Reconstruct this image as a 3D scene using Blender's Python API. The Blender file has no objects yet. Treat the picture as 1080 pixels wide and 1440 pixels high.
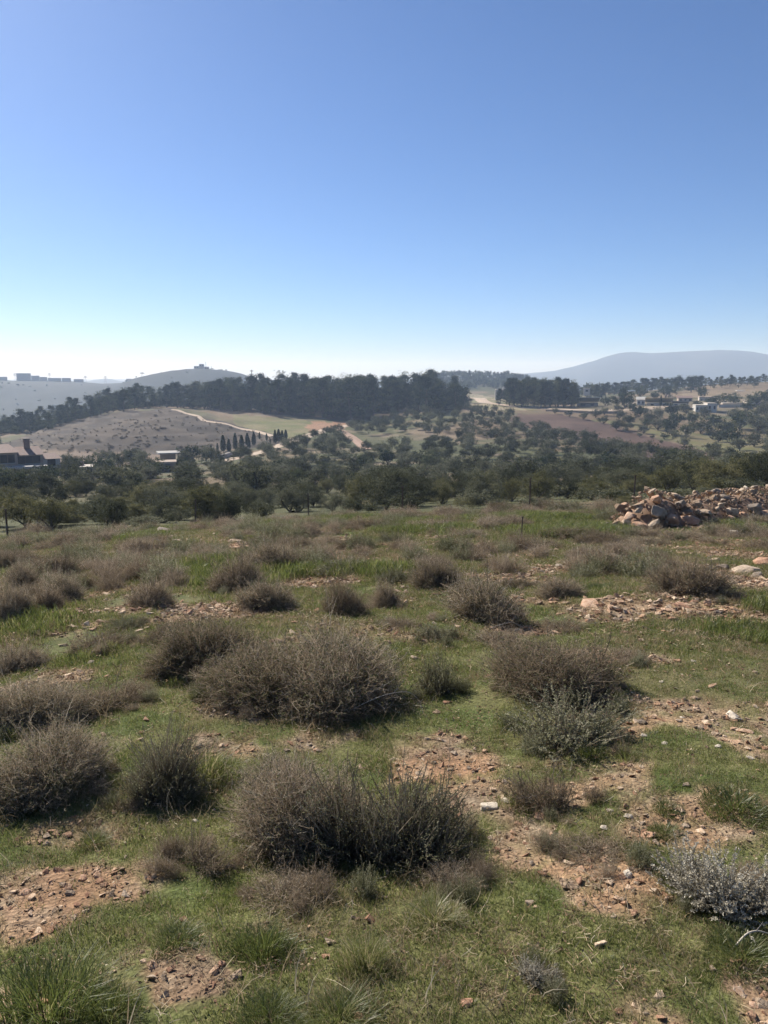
import bpy, bmesh, math, random, time
import numpy as np
from mathutils import Vector, Euler, Matrix
T0 = time.time()
random.seed(7); rng = np.random.default_rng(11)
R = math.radians
SC = bpy.context.scene
COL = SC.collection

# ------------------------------------------------------------------ camera
F, PW, PH, HOR, EYE = 1130.0, 1080.0, 1440.0, 528.0, 1.6      # focal length and frame in photo pixels, horizon row, eye height
PITCH = math.atan((PH/2-HOR)/F)
cd = bpy.data.cameras.new('camera'); cam = bpy.data.objects.new('camera', cd); COL.objects.link(cam)
cd.sensor_fit = 'VERTICAL'; cd.sensor_height = 36.0; cd.lens = F/PH*36.0
cd.clip_start = 0.05; cd.clip_end = 40000
cam.location = (0, 0, EYE); cam.rotation_euler = (math.pi/2-PITCH, 0, 0)
SC.camera = cam
# ------------------------------------------------------------------ light
SUN_AZ, SUN_EL = -38.0, 36.0          # degrees; azimuth from the view direction (+Y) towards the right (+X)
w = bpy.data.worlds.new('World'); SC.world = w; w.use_nodes = True
nt = w.node_tree; nt.nodes.clear()
sky = nt.nodes.new('ShaderNodeTexSky'); sky.sky_type = 'NISHITA'; sky.sun_disc = False
sky.sun_elevation = R(SUN_EL); sky.sun_rotation = R(SUN_AZ); sky.altitude = 900
sky.air_density = 0.8; sky.dust_density = 0.8; sky.ozone_density = 9.5
bg = nt.nodes.new('ShaderNodeBackground'); bg.inputs['Strength'].default_value = 0.068
ow = nt.nodes.new('ShaderNodeOutputWorld')
nt.links.new(sky.outputs[0], bg.inputs[0]); nt.links.new(bg.outputs[0], ow.inputs[0])
sd = bpy.data.lights.new('sun', 'SUN'); sd.energy = 5.0; sd.angle = R(0.53); sd.color = (1.0, 0.94, 0.86)
sun = bpy.data.objects.new('sun', sd); COL.objects.link(sun)
_s = Vector((math.sin(R(SUN_AZ))*math.cos(R(SUN_EL)), math.cos(R(SUN_AZ))*math.cos(R(SUN_EL)), math.sin(R(SUN_EL))))
sun.rotation_euler = _s.to_track_quat('Z', 'Y').to_euler(); sun.location = _s*60
SC.view_settings.view_transform = 'Standard'; SC.view_settings.look = 'None'
SC.view_settings.exposure = 0.8; SC.view_settings.gamma = 1.0; SC.view_settings.use_curve_mapping = False
HAZE_DENSITY = 0.00033; HAZE_G = 0.15; HAZE_COL = (0.58, 0.74, 1.0)
cy = SC.cycles
cy.use_denoising = True; cy.denoiser = 'OPENIMAGEDENOISE'; cy.denoising_input_passes = 'RGB_ALBEDO_NORMAL'
cy.max_bounces = 5; cy.diffuse_bounces = 3; cy.glossy_bounces = 1; cy.transmission_bounces = 3
cy.volume_bounces = 2; cy.transparent_max_bounces = 6; cy.use_adaptive_sampling = True; cy.adaptive_threshold = 0.02
cy.sample_clamp_indirect = 4.0

# ------------------------------------------------------------------ small maths
def lerp(a, b, t): return a+(b-a)*t
def hash2(ix, iy, s):
    h = (ix.astype(np.int64)*374761393+iy.astype(np.int64)*668265263+s*974634533) & 0xffffffff
    h = ((h ^ (h >> 13))*1274126177) & 0xffffffff
    h = h ^ (h >> 16)
    return (h & 0xffffff)/float(0xffffff)
def vnoise(x, y, s=0):
    ix = np.floor(x); iy = np.floor(y); fx = x-ix; fy = y-iy
    fx = fx*fx*(3-2*fx); fy = fy*fy*(3-2*fy)
    a = hash2(ix, iy, s); b = hash2(ix+1, iy, s); c = hash2(ix, iy+1, s); d = hash2(ix+1, iy+1, s)
    return lerp(lerp(a, b, fx), lerp(c, d, fx), fy)
def fbm(x, y, s=0, o=4):
    x = np.asarray(x, float); y = np.asarray(y, float)
    v = 0; a = .5; t = 0
    for i in range(o):
        v = v+a*vnoise(x, y, s+i); t += a; a *= .5; x = x*2.03+17.1; y = y*2.03-9.7
    return v/t
def sstep(a, b, x):
    t = np.clip((x-a)/(b-a), 0, 1); return t*t*(3-2*t)
def unit(v): return v/np.maximum(np.linalg.norm(v, axis=-1, keepdims=True), 1e-9)

# pixel <-> direction
CP, SP = math.cos(PITCH), math.sin(PITCH)
def ray(u, v):
    a = (u-PW/2)/F; b = -(v-PH/2)/F
    return np.array([a, CP+b*SP, -SP+b*CP])
def project(x, y, z):
    z = z-EYE
    d = y*CP-z*SP; up = y*SP+z*CP
    d = np.maximum(d, 1e-3)
    return PW/2+F*x/d, PH/2-F*up/d

# ------------------------------------------------------------------ terrain
ROWS = [   # range in metres: the row of the picture where the ground at that range lies, across the picture
 (36,  [(0,739),(275,735),(540,722),(760,712),(900,704),(1080,698)]),
 (50,  [(0,722),(275,722),(540,710),(800,700),(1080,690)]),
 (75,  [(0,702),(540,695),(1080,678)]),
 (110, [(0,684),(540,676),(800,668),(1080,663)]),
 (160, [(0,664),(200,662),(400,655),(540,650),(800,650),(1080,650)]),
 (220, [(0,646),(100,643),(200,641),(300,634),(400,623),(540,622),(700,620),(800,622),(900,630),(1000,632),(1080,631)]),
 (290, [(0,622),(100,605),(200,590),(300,593),(400,598),(500,598),(600,590),(700,589),(800,591),(900,596),(1000,601),(1080,602)]),
 (340, [(0,609),(50,603),(100,592),(150,580),(200,574),(260,574),(300,580),(400,581),(500,584),(600,573),(650,573),(700,572),(800,573),(900,574),(1000,579),(1080,581)]),
 (430, [(0,600),(100,590),(200,570),(300,566),(400,562),(500,562),(600,562),(660,562),(720,560),(800,565),(900,562),(1000,557),(1080,557)]),
 (560, [(0,600),(100,592),(200,575),(300,568),(400,562),(540,562),(640,562),(720,558),(800,556),(900,550),(960,546),(1000,541),(1080,538)]),
 (700, [(0,597),(150,590),(300,572),(540,562),(620,549),(680,546),(740,549),(800,553),(900,553),(1000,547),(1080,546)]),
 (850, [(0,592),(150,582),(250,562),(300,558),(540,560),(590,536),(620,530),(660,529),(720,531),(760,541),(800,550),(1000,552),(1080,552)]),
 (930,[(0,582),(150,572),(200,556),(250,545),(283,540),(340,548),(400,560),(540,562),(700,556),(1080,556)]),
 (1060,[(0,566),(100,558),(150,548),(190,532),(220,525),(250,520),(283,518),(310,520),(335,524),(400,545),(540,560),(1080,556)]),
 (1300,[(-100,533),(0,535),(60,536),(110,537),(150,540),(190,538),(283,530),(400,550),(540,558),(1080,553)]),
 (2000,[(0,552),(540,552),(1080,548)]),
 (2700,[(0,545),(150,545),(540,545),(740,540),(1080,538)]),
 (3400,[(-100,541),(100,540),(125,535),(150,532),(170,536),(200,541),(540,541),(700,531),(740,527),(780,522),(810,515),(835,508),(850,502),(868,497),(885,495),(915,497),(945,495),(975,495),(1005,493),(1035,493),(1060,495),(1080,499),(1150,508),(1300,525)]),
 (4300,[(-100,538),(540,538),(800,522),(1080,520),(1300,530)]),
 (6500,[(0,534),(1080,534)]),
]
AZ_F = np.arange(-42, 42.001, 0.15)
AZ = np.concatenate([np.arange(-180, -42, 4.6), AZ_F, np.arange(42.6, 180, 4.6)])
RR = np.exp(np.arange(math.log(0.9), math.log(6500), 0.0148)); RR[-1] = 6500
def slope_at(az): return np.interp(az, [-60, -26, -5, 10, 26, 60], [.128, .125, .114, .104, .094, .09])
def az_z(u, v, r):
    d = ray(u, v); h = math.hypot(d[0], d[1])
    return math.degrees(math.atan2(d[0], d[1])), EYE+d[2]/h*r
ctl_r = [0.6, 1.5, 4, 9, 16, 22, 27]; ctl_z = [-slope_at(AZ)*r*(1.0 if r < 20 else 1.0+.0012*(r-20)**2) for r in ctl_r]
for r, pts in ROWS:
    q = [az_z(u, v, r) for u, v in pts]
    a = np.array([p[0] for p in q]); z = np.array([p[1] for p in q])
    za = np.interp(AZ, a, z)
    ends = np.interp(AZ, [-180, -60, 60, 180], [(z[0]+z[-1])/2, z[0], z[-1], (z[0]+z[-1])/2])
    za = np.where(np.abs(AZ) > 60, ends, za)
    k = 9 if r < 2500 else 5
    ker = np.hanning(k+2)[1:-1]; ker /= ker.sum()
    za = np.convolve(np.pad(za, k//2, mode='edge'), ker, 'valid')
    ctl_r.append(r); ctl_z.append(za)
def pchip(x, y, xq):                      # y: [n, m] columns are separate curves
    h = np.diff(x)[:, None]; d = np.diff(y, axis=0)/h
    m = np.zeros_like(y)
    w1 = 2*h[1:]+h[:-1]; w2 = h[1:]+2*h[:-1]
    same = d[:-1]*d[1:] > 0
    with np.errstate(divide='ignore', invalid='ignore'):
        hm = (w1+w2)/(w1/d[:-1]+w2/d[1:])
    m[1:-1] = np.where(same, hm, 0); m[0] = d[0]; m[-1] = d[-1]
    i = np.clip(np.searchsorted(x, xq)-1, 0, len(x)-2)
    t = ((xq-x[i])/(x[i+1]-x[i]))[:, None]; hh = (x[i+1]-x[i])[:, None]
    return ((1+2*t)*(1-t)**2)*y[i]+t*(1-t)**2*hh*m[i]+t*t*(3-2*t)*y[i+1]+t*t*(t-1)*hh*m[i+1]
ZM = pchip(np.log(np.array(ctl_r)), np.array(ctl_z), np.log(RR)).T          # [az, r]
gx = RR[None, :]*np.sin(np.radians(AZ))[:, None]; gy = RR[None, :]*np.cos(np.radians(AZ))[:, None]
rg = np.broadcast_to(RR[None, :], gx.shape)
near = 1-sstep(20, 40, rg)
ZM = ZM+near*((fbm(gx*.55, gy*.55, 3, 3)-.5)*.22+(fbm(gx*3.3, gy*3.3, 5, 3)-.5)*.05*(1-sstep(8, 20, rg)))
mid = sstep(30, 80, rg)
ZM = ZM+mid*((fbm(gx*.03, gy*.03, 21, 4)-.5)*np.clip(rg*.006, 0, 2.2)*1.2)
ZM = ZM+sstep(1900, 3000, rg)*(fbm(gx*.0035, gy*.0035, 31, 4)-.5)*15
def terraces():
    global ZM
    u, v = project(gx, gy, ZM); kn = (rg > 190) & (rg < 345) & (gy > 0) & (u < 400)
    wgt = kn*sstep(400, 330, u)*sstep(190, 215, rg)*(1-sstep(325, 345, rg))
    q = (ZM+fbm(gx*.02, gy*.02, 8, 2)*3)/1.7; f = q-np.floor(q); ZM = ZM+wgt*1.7*(sstep(.62, 1.0, f)-f)*.75
terraces()
LR = np.log(RR)
def H(x, y):
    x = np.asarray(x, float); y = np.asarray(y, float)
    a = np.degrees(np.arctan2(x, y)); r = np.maximum(np.hypot(x, y), RR[0]*1.0001)
    ia = np.interp(a, AZ, np.arange(len(AZ))); ir = np.interp(np.log(r), LR, np.arange(len(RR)))
    i = np.clip(ia.astype(int), 0, len(AZ)-2); j = np.clip(ir.astype(int), 0, len(RR)-2)
    fa = ia-i; fr = ir-j
    return (ZM[i, j]*(1-fa)+ZM[i+1, j]*fa)*(1-fr)+(ZM[i, j+1]*(1-fa)+ZM[i+1, j+1]*fa)*fr
RS = np.exp(np.linspace(math.log(1.2), math.log(2500), 2600))
def hit(u, v, rmin=1.2, rmax=2500):       # where the ray through a pixel meets the ground
    d = ray(u, v); h = math.hypot(d[0], d[1])
    rs = RS[(RS >= rmin) & (RS <= rmax)]
    xs = rs*d[0]/h; ys = rs*d[1]/h; zs = EYE+d[2]/h*rs
    below = H(xs, ys) >= zs
    k = int(np.argmax(below)) if below.any() else len(rs)-1
    return float(xs[k]), float(ys[k]), float(H(xs[k], ys[k])), float(rs[k])
def at(u, r, v=640):                      # a point on the ground in the column of a pixel, at a known range
    d = ray(u, v); h = math.hypot(d[0], d[1])
    x = r*d[0]/h; y = r*d[1]/h
    return float(x), float(y), float(H(x, y))
def top_z(u, v, r):
    d = ray(u, v); return EYE+d[2]/math.hypot(d[0], d[1])*r

# ------------------------------------------------------------------ tags, meshes, materials
def tag(o, label=None, cat=None, group=None, kind=None):
    if label: o['label'] = label
    if cat: o['category'] = cat
    if group: o['group'] = group
    if kind: o['kind'] = kind
    return o
def thing(name, label, cat, loc=(0, 0, 0), rz=0, scale=(1, 1, 1), group=None):
    o = bpy.data.objects.new(name, None); COL.objects.link(o); o.empty_display_size = .2
    o.location = loc; o.rotation_euler = (0, 0, rz); o.scale = scale
    return tag(o, label, cat, group)
def part(name, me, parent=None, loc=(0, 0, 0), rot=(0, 0, 0), scale=(1, 1, 1), link=True):
    o = bpy.data.objects.new(name, me)
    if link: COL.objects.link(o)
    o.parent = parent; o.location = loc; o.rotation_euler = rot; o.scale = scale
    return o
def mesh_np(name, verts, faces, mat=None, tint=None, smooth=False, color=None):
    me = bpy.data.meshes.new(name)
    verts = np.asarray(verts, np.float32).reshape(-1, 3)
    if isinstance(faces, np.ndarray): flist = [faces]
    else: flist = [np.asarray(f) for f in faces]
    nl = sum(f.size for f in flist); nf = sum(len(f) for f in flist)
    me.vertices.add(len(verts)); me.vertices.foreach_set('co', verts.ravel())
    me.loops.add(nl); me.loops.foreach_set('vertex_index', np.concatenate([f.ravel() for f in flist]).astype(np.int32))
    me.polygons.add(nf)
    tot = np.concatenate([np.full(len(f), f.shape[1]) for f in flist])
    st = np.concatenate([[0], np.cumsum(tot)[:-1]]).astype(np.int32)
    me.polygons.foreach_set('loop_start', st)
    if smooth: me.polygons.foreach_set('use_smooth', np.ones(nf, bool))
    else: me.polygons.foreach_set('use_smooth', np.zeros(nf, bool))
    if tint is not None:
        at_ = me.attributes.new('tint', 'FLOAT', 'POINT'); at_.data.foreach_set('value', np.asarray(tint, np.float32).ravel())
    if color is not None:
        c = np.ones((len(verts), 4), np.float32); c[:, :3] = color
        at_ = me.color_attributes.new('tone', 'FLOAT_COLOR', 'POINT'); at_.data.foreach_set('color', c.ravel())
    me.update(calc_edges=True); me.validate()
    if mat: me.materials.append(mat)
    return me
class G:                                   # collects quads / tris for one mesh
    def __init__(s): s.v = []; s.q = []; s.t = []; s.k = []; s.n = 0
    def add(s, v, q=None, t=None, tint=None):
        v = np.asarray(v, float).reshape(-1, 3)
        if q is not None and len(q): s.q.append(np.asarray(q).reshape(-1, 4)+s.n)
        if t is not None and len(t): s.t.append(np.asarray(t).reshape(-1, 3)+s.n)
        s.k.append(np.full(len(v), .5) if tint is None else np.broadcast_to(tint, (len(v),)))
        s.v.append(v); s.n += len(v); return s
    def box(s, x0, x1, y0, y1, z0, z1):
        v = [(x, y, z) for z in (z0, z1) for y in (y0, y1) for x in (x0, x1)]
        return s.add(v, q=[(0, 2, 3, 1), (4, 5, 7, 6), (0, 1, 5, 4), (1, 3, 7, 5), (3, 2, 6, 7), (2, 0, 4, 6)])
    def tube(s, pts, rad, n=6):
        pts = np.asarray(pts, float); rad = np.broadcast_to(rad, (len(pts),)); K = len(pts)
        tg = np.gradient(pts, axis=0); tg = unit(tg)
        ref = np.array([0, 0, 1.]) if abs(tg[0][2]) < .8 else np.array([1., 0, 0])
        a = unit(np.cross(tg, ref)); b = np.cross(tg, a)
        th = np.arange(n)/n*2*math.pi
        ring = pts[:, None, :]+rad[:, None, None]*(np.cos(th)[None, :, None]*a[:, None, :]+np.sin(th)[None, :, None]*b[:, None, :])
        i = np.arange(K-1)[:, None]*n; j = np.arange(n)[None, :]; j2 = (j+1) % n
        q = np.stack([i+j, i+j2, i+n+j2, i+n+j], -1).reshape(-1, 4)
        v = ring.reshape(-1, 3); nv = len(v)
        v = np.vstack([v, pts[:1], pts[-1:]])
        t = [(int(k2), int(k), nv) for k, k2 in zip(j[0], j2[0])]+[((K-1)*n+int(k), (K-1)*n+int(k2), nv+1) for k, k2 in zip(j[0], j2[0])]
        return s.add(v, q=q, t=t)
    def strands(s, P, W, side, tint=None):  # P [N,K,3], W [N,K], side [N,3]
        N, K, _ = P.shape
        off = side[:, None, :]*W[:, :, None]*.5
        v = np.stack([P-off, P+off], 2).reshape(-1, 3)
        b = (np.arange(N)*K*2)[:, None]+(np.arange(K-1)*2)[None, :]
        q = np.stack([b, b+1, b+3, b+2], -1).reshape(-1, 4)
        return s.add(v, q=q, tint=None if tint is None else np.repeat(tint, K*2))
    def leaves(s, C, D, S, L, Wd, tint=None):  # rhombic leaves
        L = np.broadcast_to(L, (len(C),))[:, None]; Wd = np.broadcast_to(Wd, (len(C),))[:, None]
        v = np.stack([C, C+D*L*.5+S*Wd*.5, C+D*L, C+D*L*.5-S*Wd*.5], 1).reshape(-1, 3)
        b = np.arange(len(C))*4
        return s.add(v, q=np.stack([b, b+1, b+2, b+3], -1), tint=None if tint is None else np.repeat(tint, 4))
    def mesh(s, name, mat, smooth=False):
        f = []
        if s.q: f.append(np.vstack(s.q))
        if s.t: f.append(np.vstack(s.t))
        return mesh_np(name, np.vstack(s.v), f, mat, np.concatenate(s.k), smooth)
def rdir(n, up=0.0):
    d = rng.normal(size=(n, 3)); d[:, 2] += up; return unit(d)
def perp(D): return unit(np.cross(D, rdir(len(D))))

def nodes(name):
    m = bpy.data.materials.new(name); m.use_nodes = True; m.node_tree.nodes.clear()
    t = m.node_tree
    def N(ty, **k):
        n = t.nodes.new('ShaderNode'+ty)
        for a, b in k.items():
            if a.startswith('i_'):
                key = a[2:]; key = int(key) if key.isdigit() else key.replace('_', ' ')
                n.inputs[key].default_value = b
            else: setattr(n, a, b)
        return n
    return m, t, N, t.links.new
def ramp(n, stops):
    e = n.color_ramp.elements
    while len(e) > 1: e.remove(e[-1])
    e[0].position, e[0].color = stops[0][0], (*stops[0][1], 1)
    for p, c in stops[1:]:
        x = e.new(p); x.color = (*c, 1)
def leaf_mat(name, stops, trans=.35, obj_var=.25, gloss=0.0):
    """foliage: colour from the leaf's own tint, varied plant by plant; light passes through"""
    m, t, N, L = nodes(name)
    a = N('Attribute', attribute_name='tint'); oi = N('ObjectInfo')
    ma = N('Math', operation='MULTIPLY_ADD', i_1=obj_var, i_2=-obj_var*.5); L(oi.outputs['Random'], ma.inputs[0])
    ad = N('Math', operation='ADD'); L(a.outputs['Fac'], ad.inputs[0]); L(ma.outputs[0], ad.inputs[1])
    cr = N('ValToRGB'); ramp(cr, stops); L(ad.outputs[0], cr.inputs[0])
    df = N('BsdfDiffuse'); tr = N('BsdfTranslucent'); mx = N('MixShader'); mx.inputs[0].default_value = trans
    L(cr.outputs[0], df.inputs[0]); L(cr.outputs[0], tr.inputs[0]); L(df.outputs[0], mx.inputs[1]); L(tr.outputs[0], mx.inputs[2])
    out = N('OutputMaterial'); sh = mx
    if gloss:
        gl = N('BsdfGlossy'); gl.inputs['Roughness'].default_value = .45; gl.inputs[0].default_value = (.9, .9, .9, 1)
        m2 = N('MixShader'); m2.inputs[0].default_value = gloss; L(mx.outputs[0], m2.inputs[1]); L(gl.outputs[0], m2.inputs[2]); sh = m2
    L(sh.outputs[0], out.inputs[0]); return m
def solid_mat(name, c1, c2, scale=4.0, rough=.9, bump=.3, obj_var=0.0, c3=None, detail=6.0, bdist=.02):
    """mineral or woody surface: two or three colours mixed by noise, with fine relief"""
    m, t, N, L = nodes(name)
    tc = N('TexCoord'); ns = N('TexNoise', i_Scale=scale, i_Detail=detail, i_Roughness=.65); L(tc.outputs['Object'], ns.inputs['Vector'])
    oi = N('ObjectInfo')
    mp = N('VectorMath', operation='ADD'); L(tc.outputs['Object'], mp.inputs[0])
    sc_ = N('VectorMath', operation='SCALE'); sc_.inputs[0].default_value = (37, 19, 53); L(oi.outputs['Random'], sc_.inputs['Scale'])
    L(sc_.outputs[0], mp.inputs[1]); L(mp.outputs[0], ns.inputs['Vector'])
    cr = N('ValToRGB'); st = [(.3, c1), (.7, c2)]
    if c3: st = [(.25, c1), (.5, c2), (.72, c3)]
    ramp(cr, st)
    ma = N('Math', operation='MULTIPLY_ADD', i_1=obj_var, i_2=-obj_var*.5); L(oi.outputs['Random'], ma.inputs[0])
    ad = N('Math', operation='ADD'); L(ns.outputs['Fac'], ad.inputs[0]); L(ma.outputs[0], ad.inputs[1]); L(ad.outputs[0], cr.inputs[0])
    b = N('BsdfPrincipled'); b.inputs['Roughness'].default_value = rough; b.inputs['Specular IOR Level'].default_value = .25
    L(cr.outputs[0], b.inputs['Base Color'])
    bp = N('Bump', i_Strength=bump, i_Distance=bdist); L(ns.outputs['Fac'], bp.inputs['Height']); L(bp.outputs[0], b.inputs['Normal'])
    out = N('OutputMaterial'); L(b.outputs[0], out.inputs[0]); return m

# ground: base tone per place comes with the mesh (soil, turf, ploughland); noise adds grain, pebbly speckle and relief
def ground_mat():
    m, t, N, L = nodes('ground_soil')
    a = N('Attribute', attribute_name='tone'); geo = N('NewGeometry')
    def noise(s, d=5, r=.6): n = N('TexNoise', i_Scale=s, i_Detail=d, i_Roughness=r); L(geo.outputs['Position'], n.inputs['Vector']); return n
    n1 = noise(38, 4, .7); n2 = noise(2.2, 6, .65); n3 = noise(.12, 6, .7)
    vo = N('TexVoronoi', i_Scale=55.0); L(geo.outputs['Position'], vo.inputs['Vector'])
    def rng_(n, lo, hi, o='Fac', f0=.25, f1=.75):
        r = N('MapRange'); r.inputs[1].default_value = f0; r.inputs[2].default_value = f1; r.inputs[3].default_value = lo; r.inputs[4].default_value = hi
        L(n.outputs[o], r.inputs[0]); return r
    r1 = rng_(n1, .62, 1.38); r2 = rng_(n2, .72, 1.28); r3 = rng_(n3, .75, 1.25)
    m1 = N('Math', operation='MULTIPLY'); L(r1.outputs[0], m1.inputs[0]); L(r2.outputs[0], m1.inputs[1])
    m2 = N('Math', operation='MULTIPLY'); L(m1.outputs[0], m2.inputs[0]); L(r3.outputs[0], m2.inputs[1])
    mu = N('VectorMath', operation='SCALE'); L(a.outputs['Color'], mu.inputs[0]); L(m2.outputs[0], mu.inputs['Scale'])
    hs = N('MapRange'); hs.inputs[1].default_value = 0; hs.inputs[2].default_value = 1; hs.inputs[3].default_value = .8; hs.inputs[4].default_value = 1.25
    sp = N('SeparateColor'); L(vo.outputs['Color'], sp.inputs[0]); L(sp.outputs[0], hs.inputs[0])
    mu2 = N('VectorMath', operation='SCALE'); L(mu.outputs[0], mu2.inputs[0]); L(hs.outputs[0], mu2.inputs['Scale'])
    b = N('BsdfPrincipled'); b.inputs['Roughness'].default_value = .95; b.inputs['Specular IOR Level'].default_value = .12
    L(mu2.outputs[0], b.inputs['Base Color'])
    ah = N('Math', operation='ADD'); L(n1.outputs['Fac'], ah.inputs[0]); L(vo.outputs['Distance'], ah.inputs[1])
    bp = N('Bump', i_Strength=.55, i_Distance=.012); L(ah.outputs[0], bp.inputs['Height']); L(bp.outputs[0], b.inputs['Normal'])
    out = N('OutputMaterial'); L(b.outputs[0], out.inputs[0]); return m
M_GROUND = ground_mat()

def in_poly(u, v, poly):
    c = np.zeros(np.shape(u), bool); n = len(poly); j = n-1
    for i in range(n):
        xi, yi = poly[i]; xj, yj = poly[j]
        if yi != yj:
            c ^= ((yi > v) != (yj > v)) & (u < (xj-xi)*(v-yi)/(yj-yi)+xi)
        j = i
    return c
# bare patches of the near slope: picture ellipse (u, v, half width, half height), strength, 0 tan .. 1 red, placed on the ground
BARE = [(625,1085,85,34,1,.8),(700,1135,75,32,.95,.35),(730,888,62,11,1,.45),(890,856,105,10,1,.35),(1055,818,55,16,1,.8),(870,1250,75,70,.85,.6),(740,1190,60,26,.9,.4),
        (960,1150,125,42,.8,.5),(1030,1030,50,30,.7,.3),(75,1262,115,42,.95,.75),(255,1365,75,38,.95,.65),(300,860,110,13,.9,.35),(440,822,60,10,.9,.55),
        (350,767,38,6,1,.4),(80,955,65,16,.8,.2),(110,1160,90,24,.7,.3),(1065,1390,40,45,.9,.6),(600,1040,70,20,.7,.25),(520,1150,40,26,.5,.4),(440,1040,60,18,.45,.15),
        (1030,780,45,10,.7,.6),(930,770,60,8,.6,.5),(690,1400,22,30,.6,.4),(870,1090,60,26,.5,.4),(560,790,60,8,.5,.4),(160,1240,60,25,.7,.7),(430,1290,70,22,.5,.3),(640,765,60,6,.5,.4),(985,890,40,8,.3,.3)]
BW = []
for u, v, a, b, s, red in BARE:
    x, y, z, r = hit(u, v); x1, y1, _, _ = hit(u+a, v); _, y2, _, _ = hit(u, v+b); _, y3, _, _ = hit(u, max(v-b, 720))
    BW.append((x, (y2+y3)/2, abs(x1-x), max(abs(y3-y2)/2, .08), s, red))
def bare(x, y):
    x = np.asarray(x, float); y = np.asarray(y, float)
    wx = (fbm(x*2.4, y*2.4, 41, 3)-.5)*.9; wy = (fbm(x*2.4, y*2.4, 47, 3)-.5)*.9
    k = np.zeros(x.shape); red = np.full(x.shape, .35)
    for cx, cy_, a, b, s, rd in BW:
        sc = min(a, b)+.25
        d = np.sqrt(((x-cx+wx*sc)/a)**2+((y-cy_+wy*sc)/b)**2)
        f = s*(1-sstep(.65, 1.2, d)); red = np.where(f > k, rd, red); k = np.maximum(k, f)
    n = fbm(x*1.1, y*1.1, 51, 4)
    k = np.maximum(k, sstep(.53, .66, n)*.68)
    f2 = fbm(x*6.5, y*6.5, 53, 3); k = np.clip(k*1.5-sstep(.35, .7, f2)*.75+.06, 0, 1)
    return k, red
def mix(a, b, t): t = np.asarray(t)[..., None]; return a*(1-t)+b*t
C_ = lambda *c: np.array(c, float)
def tone(x, y, z, r):
    k, red = bare(x, y)
    n1 = fbm(x*2.5, y*2.5, 61, 4); n2 = fbm(x*.35, y*.35, 66, 3)
    soil = mix(C_(.285, .205, .122), C_(.285, .165, .095), red)
    soil = mix(soil, C_(.17, .125, .085), sstep(.42, .72, n1)*.75); soil = mix(soil, C_(.36, .29, .20), sstep(.5, .8, fbm(x*9, y*9, 63, 3))*.5)
    turf = mix(C_(.082, .102, .032), C_(.135, .135, .052), sstep(.35, .7, n1))
    turf = mix(turf, C_(.13, .105, .06), sstep(.5, .75, n2)*.6)
    nearc = mix(turf, soil, np.clip(k*1.15, 0, 1))
    # beyond the crest
    m1 = fbm(x*.02, y*.02, 71, 4); m2 = fbm(x*.09, y*.09, 77, 4)
    farc = mix(C_(.10, .105, .045), C_(.20, .14, .085), sstep(.42, .68, m1*.5+m2*.5))
    farc = mix(farc, C_(.30, .24, .17), sstep(.62, .78, m2)*.6)
    u, v = project(x, y, z)
    uu = u+(m2-.5)*16; vv = v+(m2-.5)*5
    def put(poly, c, s=1.0, noise=0.0, c2=None):
        nonlocal farc
        kk = in_poly(uu, vv, poly)*s
        cc = c if c2 is None else mix(c, c2, sstep(.35, .65, fbm(x*.12, y*.12, 81, 4)))
        farc = mix(farc, cc*np.ones_like(farc), kk)
    ok = (r > 60)
    put([(0,628),(60,600),(130,584),(240,574),(300,590),(400,606),(395,624),(330,632),(280,640),(150,645),(60,645),(0,645)], C_(.050, .038, .027), 1, 0, C_(.098, .074, .052))
    q = (z+fbm(x*.02, y*.02, 8, 2)*3)/1.7; f = q-np.floor(q)     # stone edging of the terraces
    kn = ((f > .5) & (f < .95) & (u < 380) & (v < 640) & (v > 572) & (r > 200) & (r < 340))*sstep(.42, .62, fbm(x*.15, y*.15, 83, 3))*.55
    farc = mix(farc, C_(.19, .155, .115)*np.ones_like(farc), kn)
    put([(55,632),(240,640),(250,657),(60,655)], C_(.20, .145, .10))
    put([(330,584),(395,588),(485,597),(410,620),(370,606),(330,598)], C_(.15, .16, .06), 1, 0, C_(.22, .19, .10))
    put([(435,592),(495,594),(480,603),(430,606)], C_(.34, .20, .12))
    put([(726,581),(790,584),(850,595),(920,616),(1010,640),(985,655),(930,648),(860,633),(790,611),(716,596)], C_(.10, .062, .046), 1, 0, C_(.135, .085, .062))
    put([(800,586),(880,599),(1010,640),(1080,660),(1080,622),(1000,612),(900,597)], C_(.15, .15, .06), 1, 0, C_(.19, .16, .08))
    put([(655,552),(700,560),(760,575),(700,580),(655,572)], C_(.34, .28, .18), 1, 0, C_(.20, .19, .09))
    put([(820,566),(1080,560),(1080,585),(820,580)], C_(.27, .215, .15), .8, 0, C_(.16, .14, .08))
    put([(960,535),(1080,530),(1080,556),(960,560)], C_(.26, .20, .13), .9)
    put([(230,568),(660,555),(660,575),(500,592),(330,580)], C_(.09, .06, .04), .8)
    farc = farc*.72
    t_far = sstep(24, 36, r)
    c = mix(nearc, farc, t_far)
    hill = mix(C_(.016, .023, .019), C_(.034, .038, .03), sstep(.4, .65, fbm(x*.006, y*.006, 91, 4)))
    c = mix(c, hill, sstep(650, 800, r))
    return c
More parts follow.
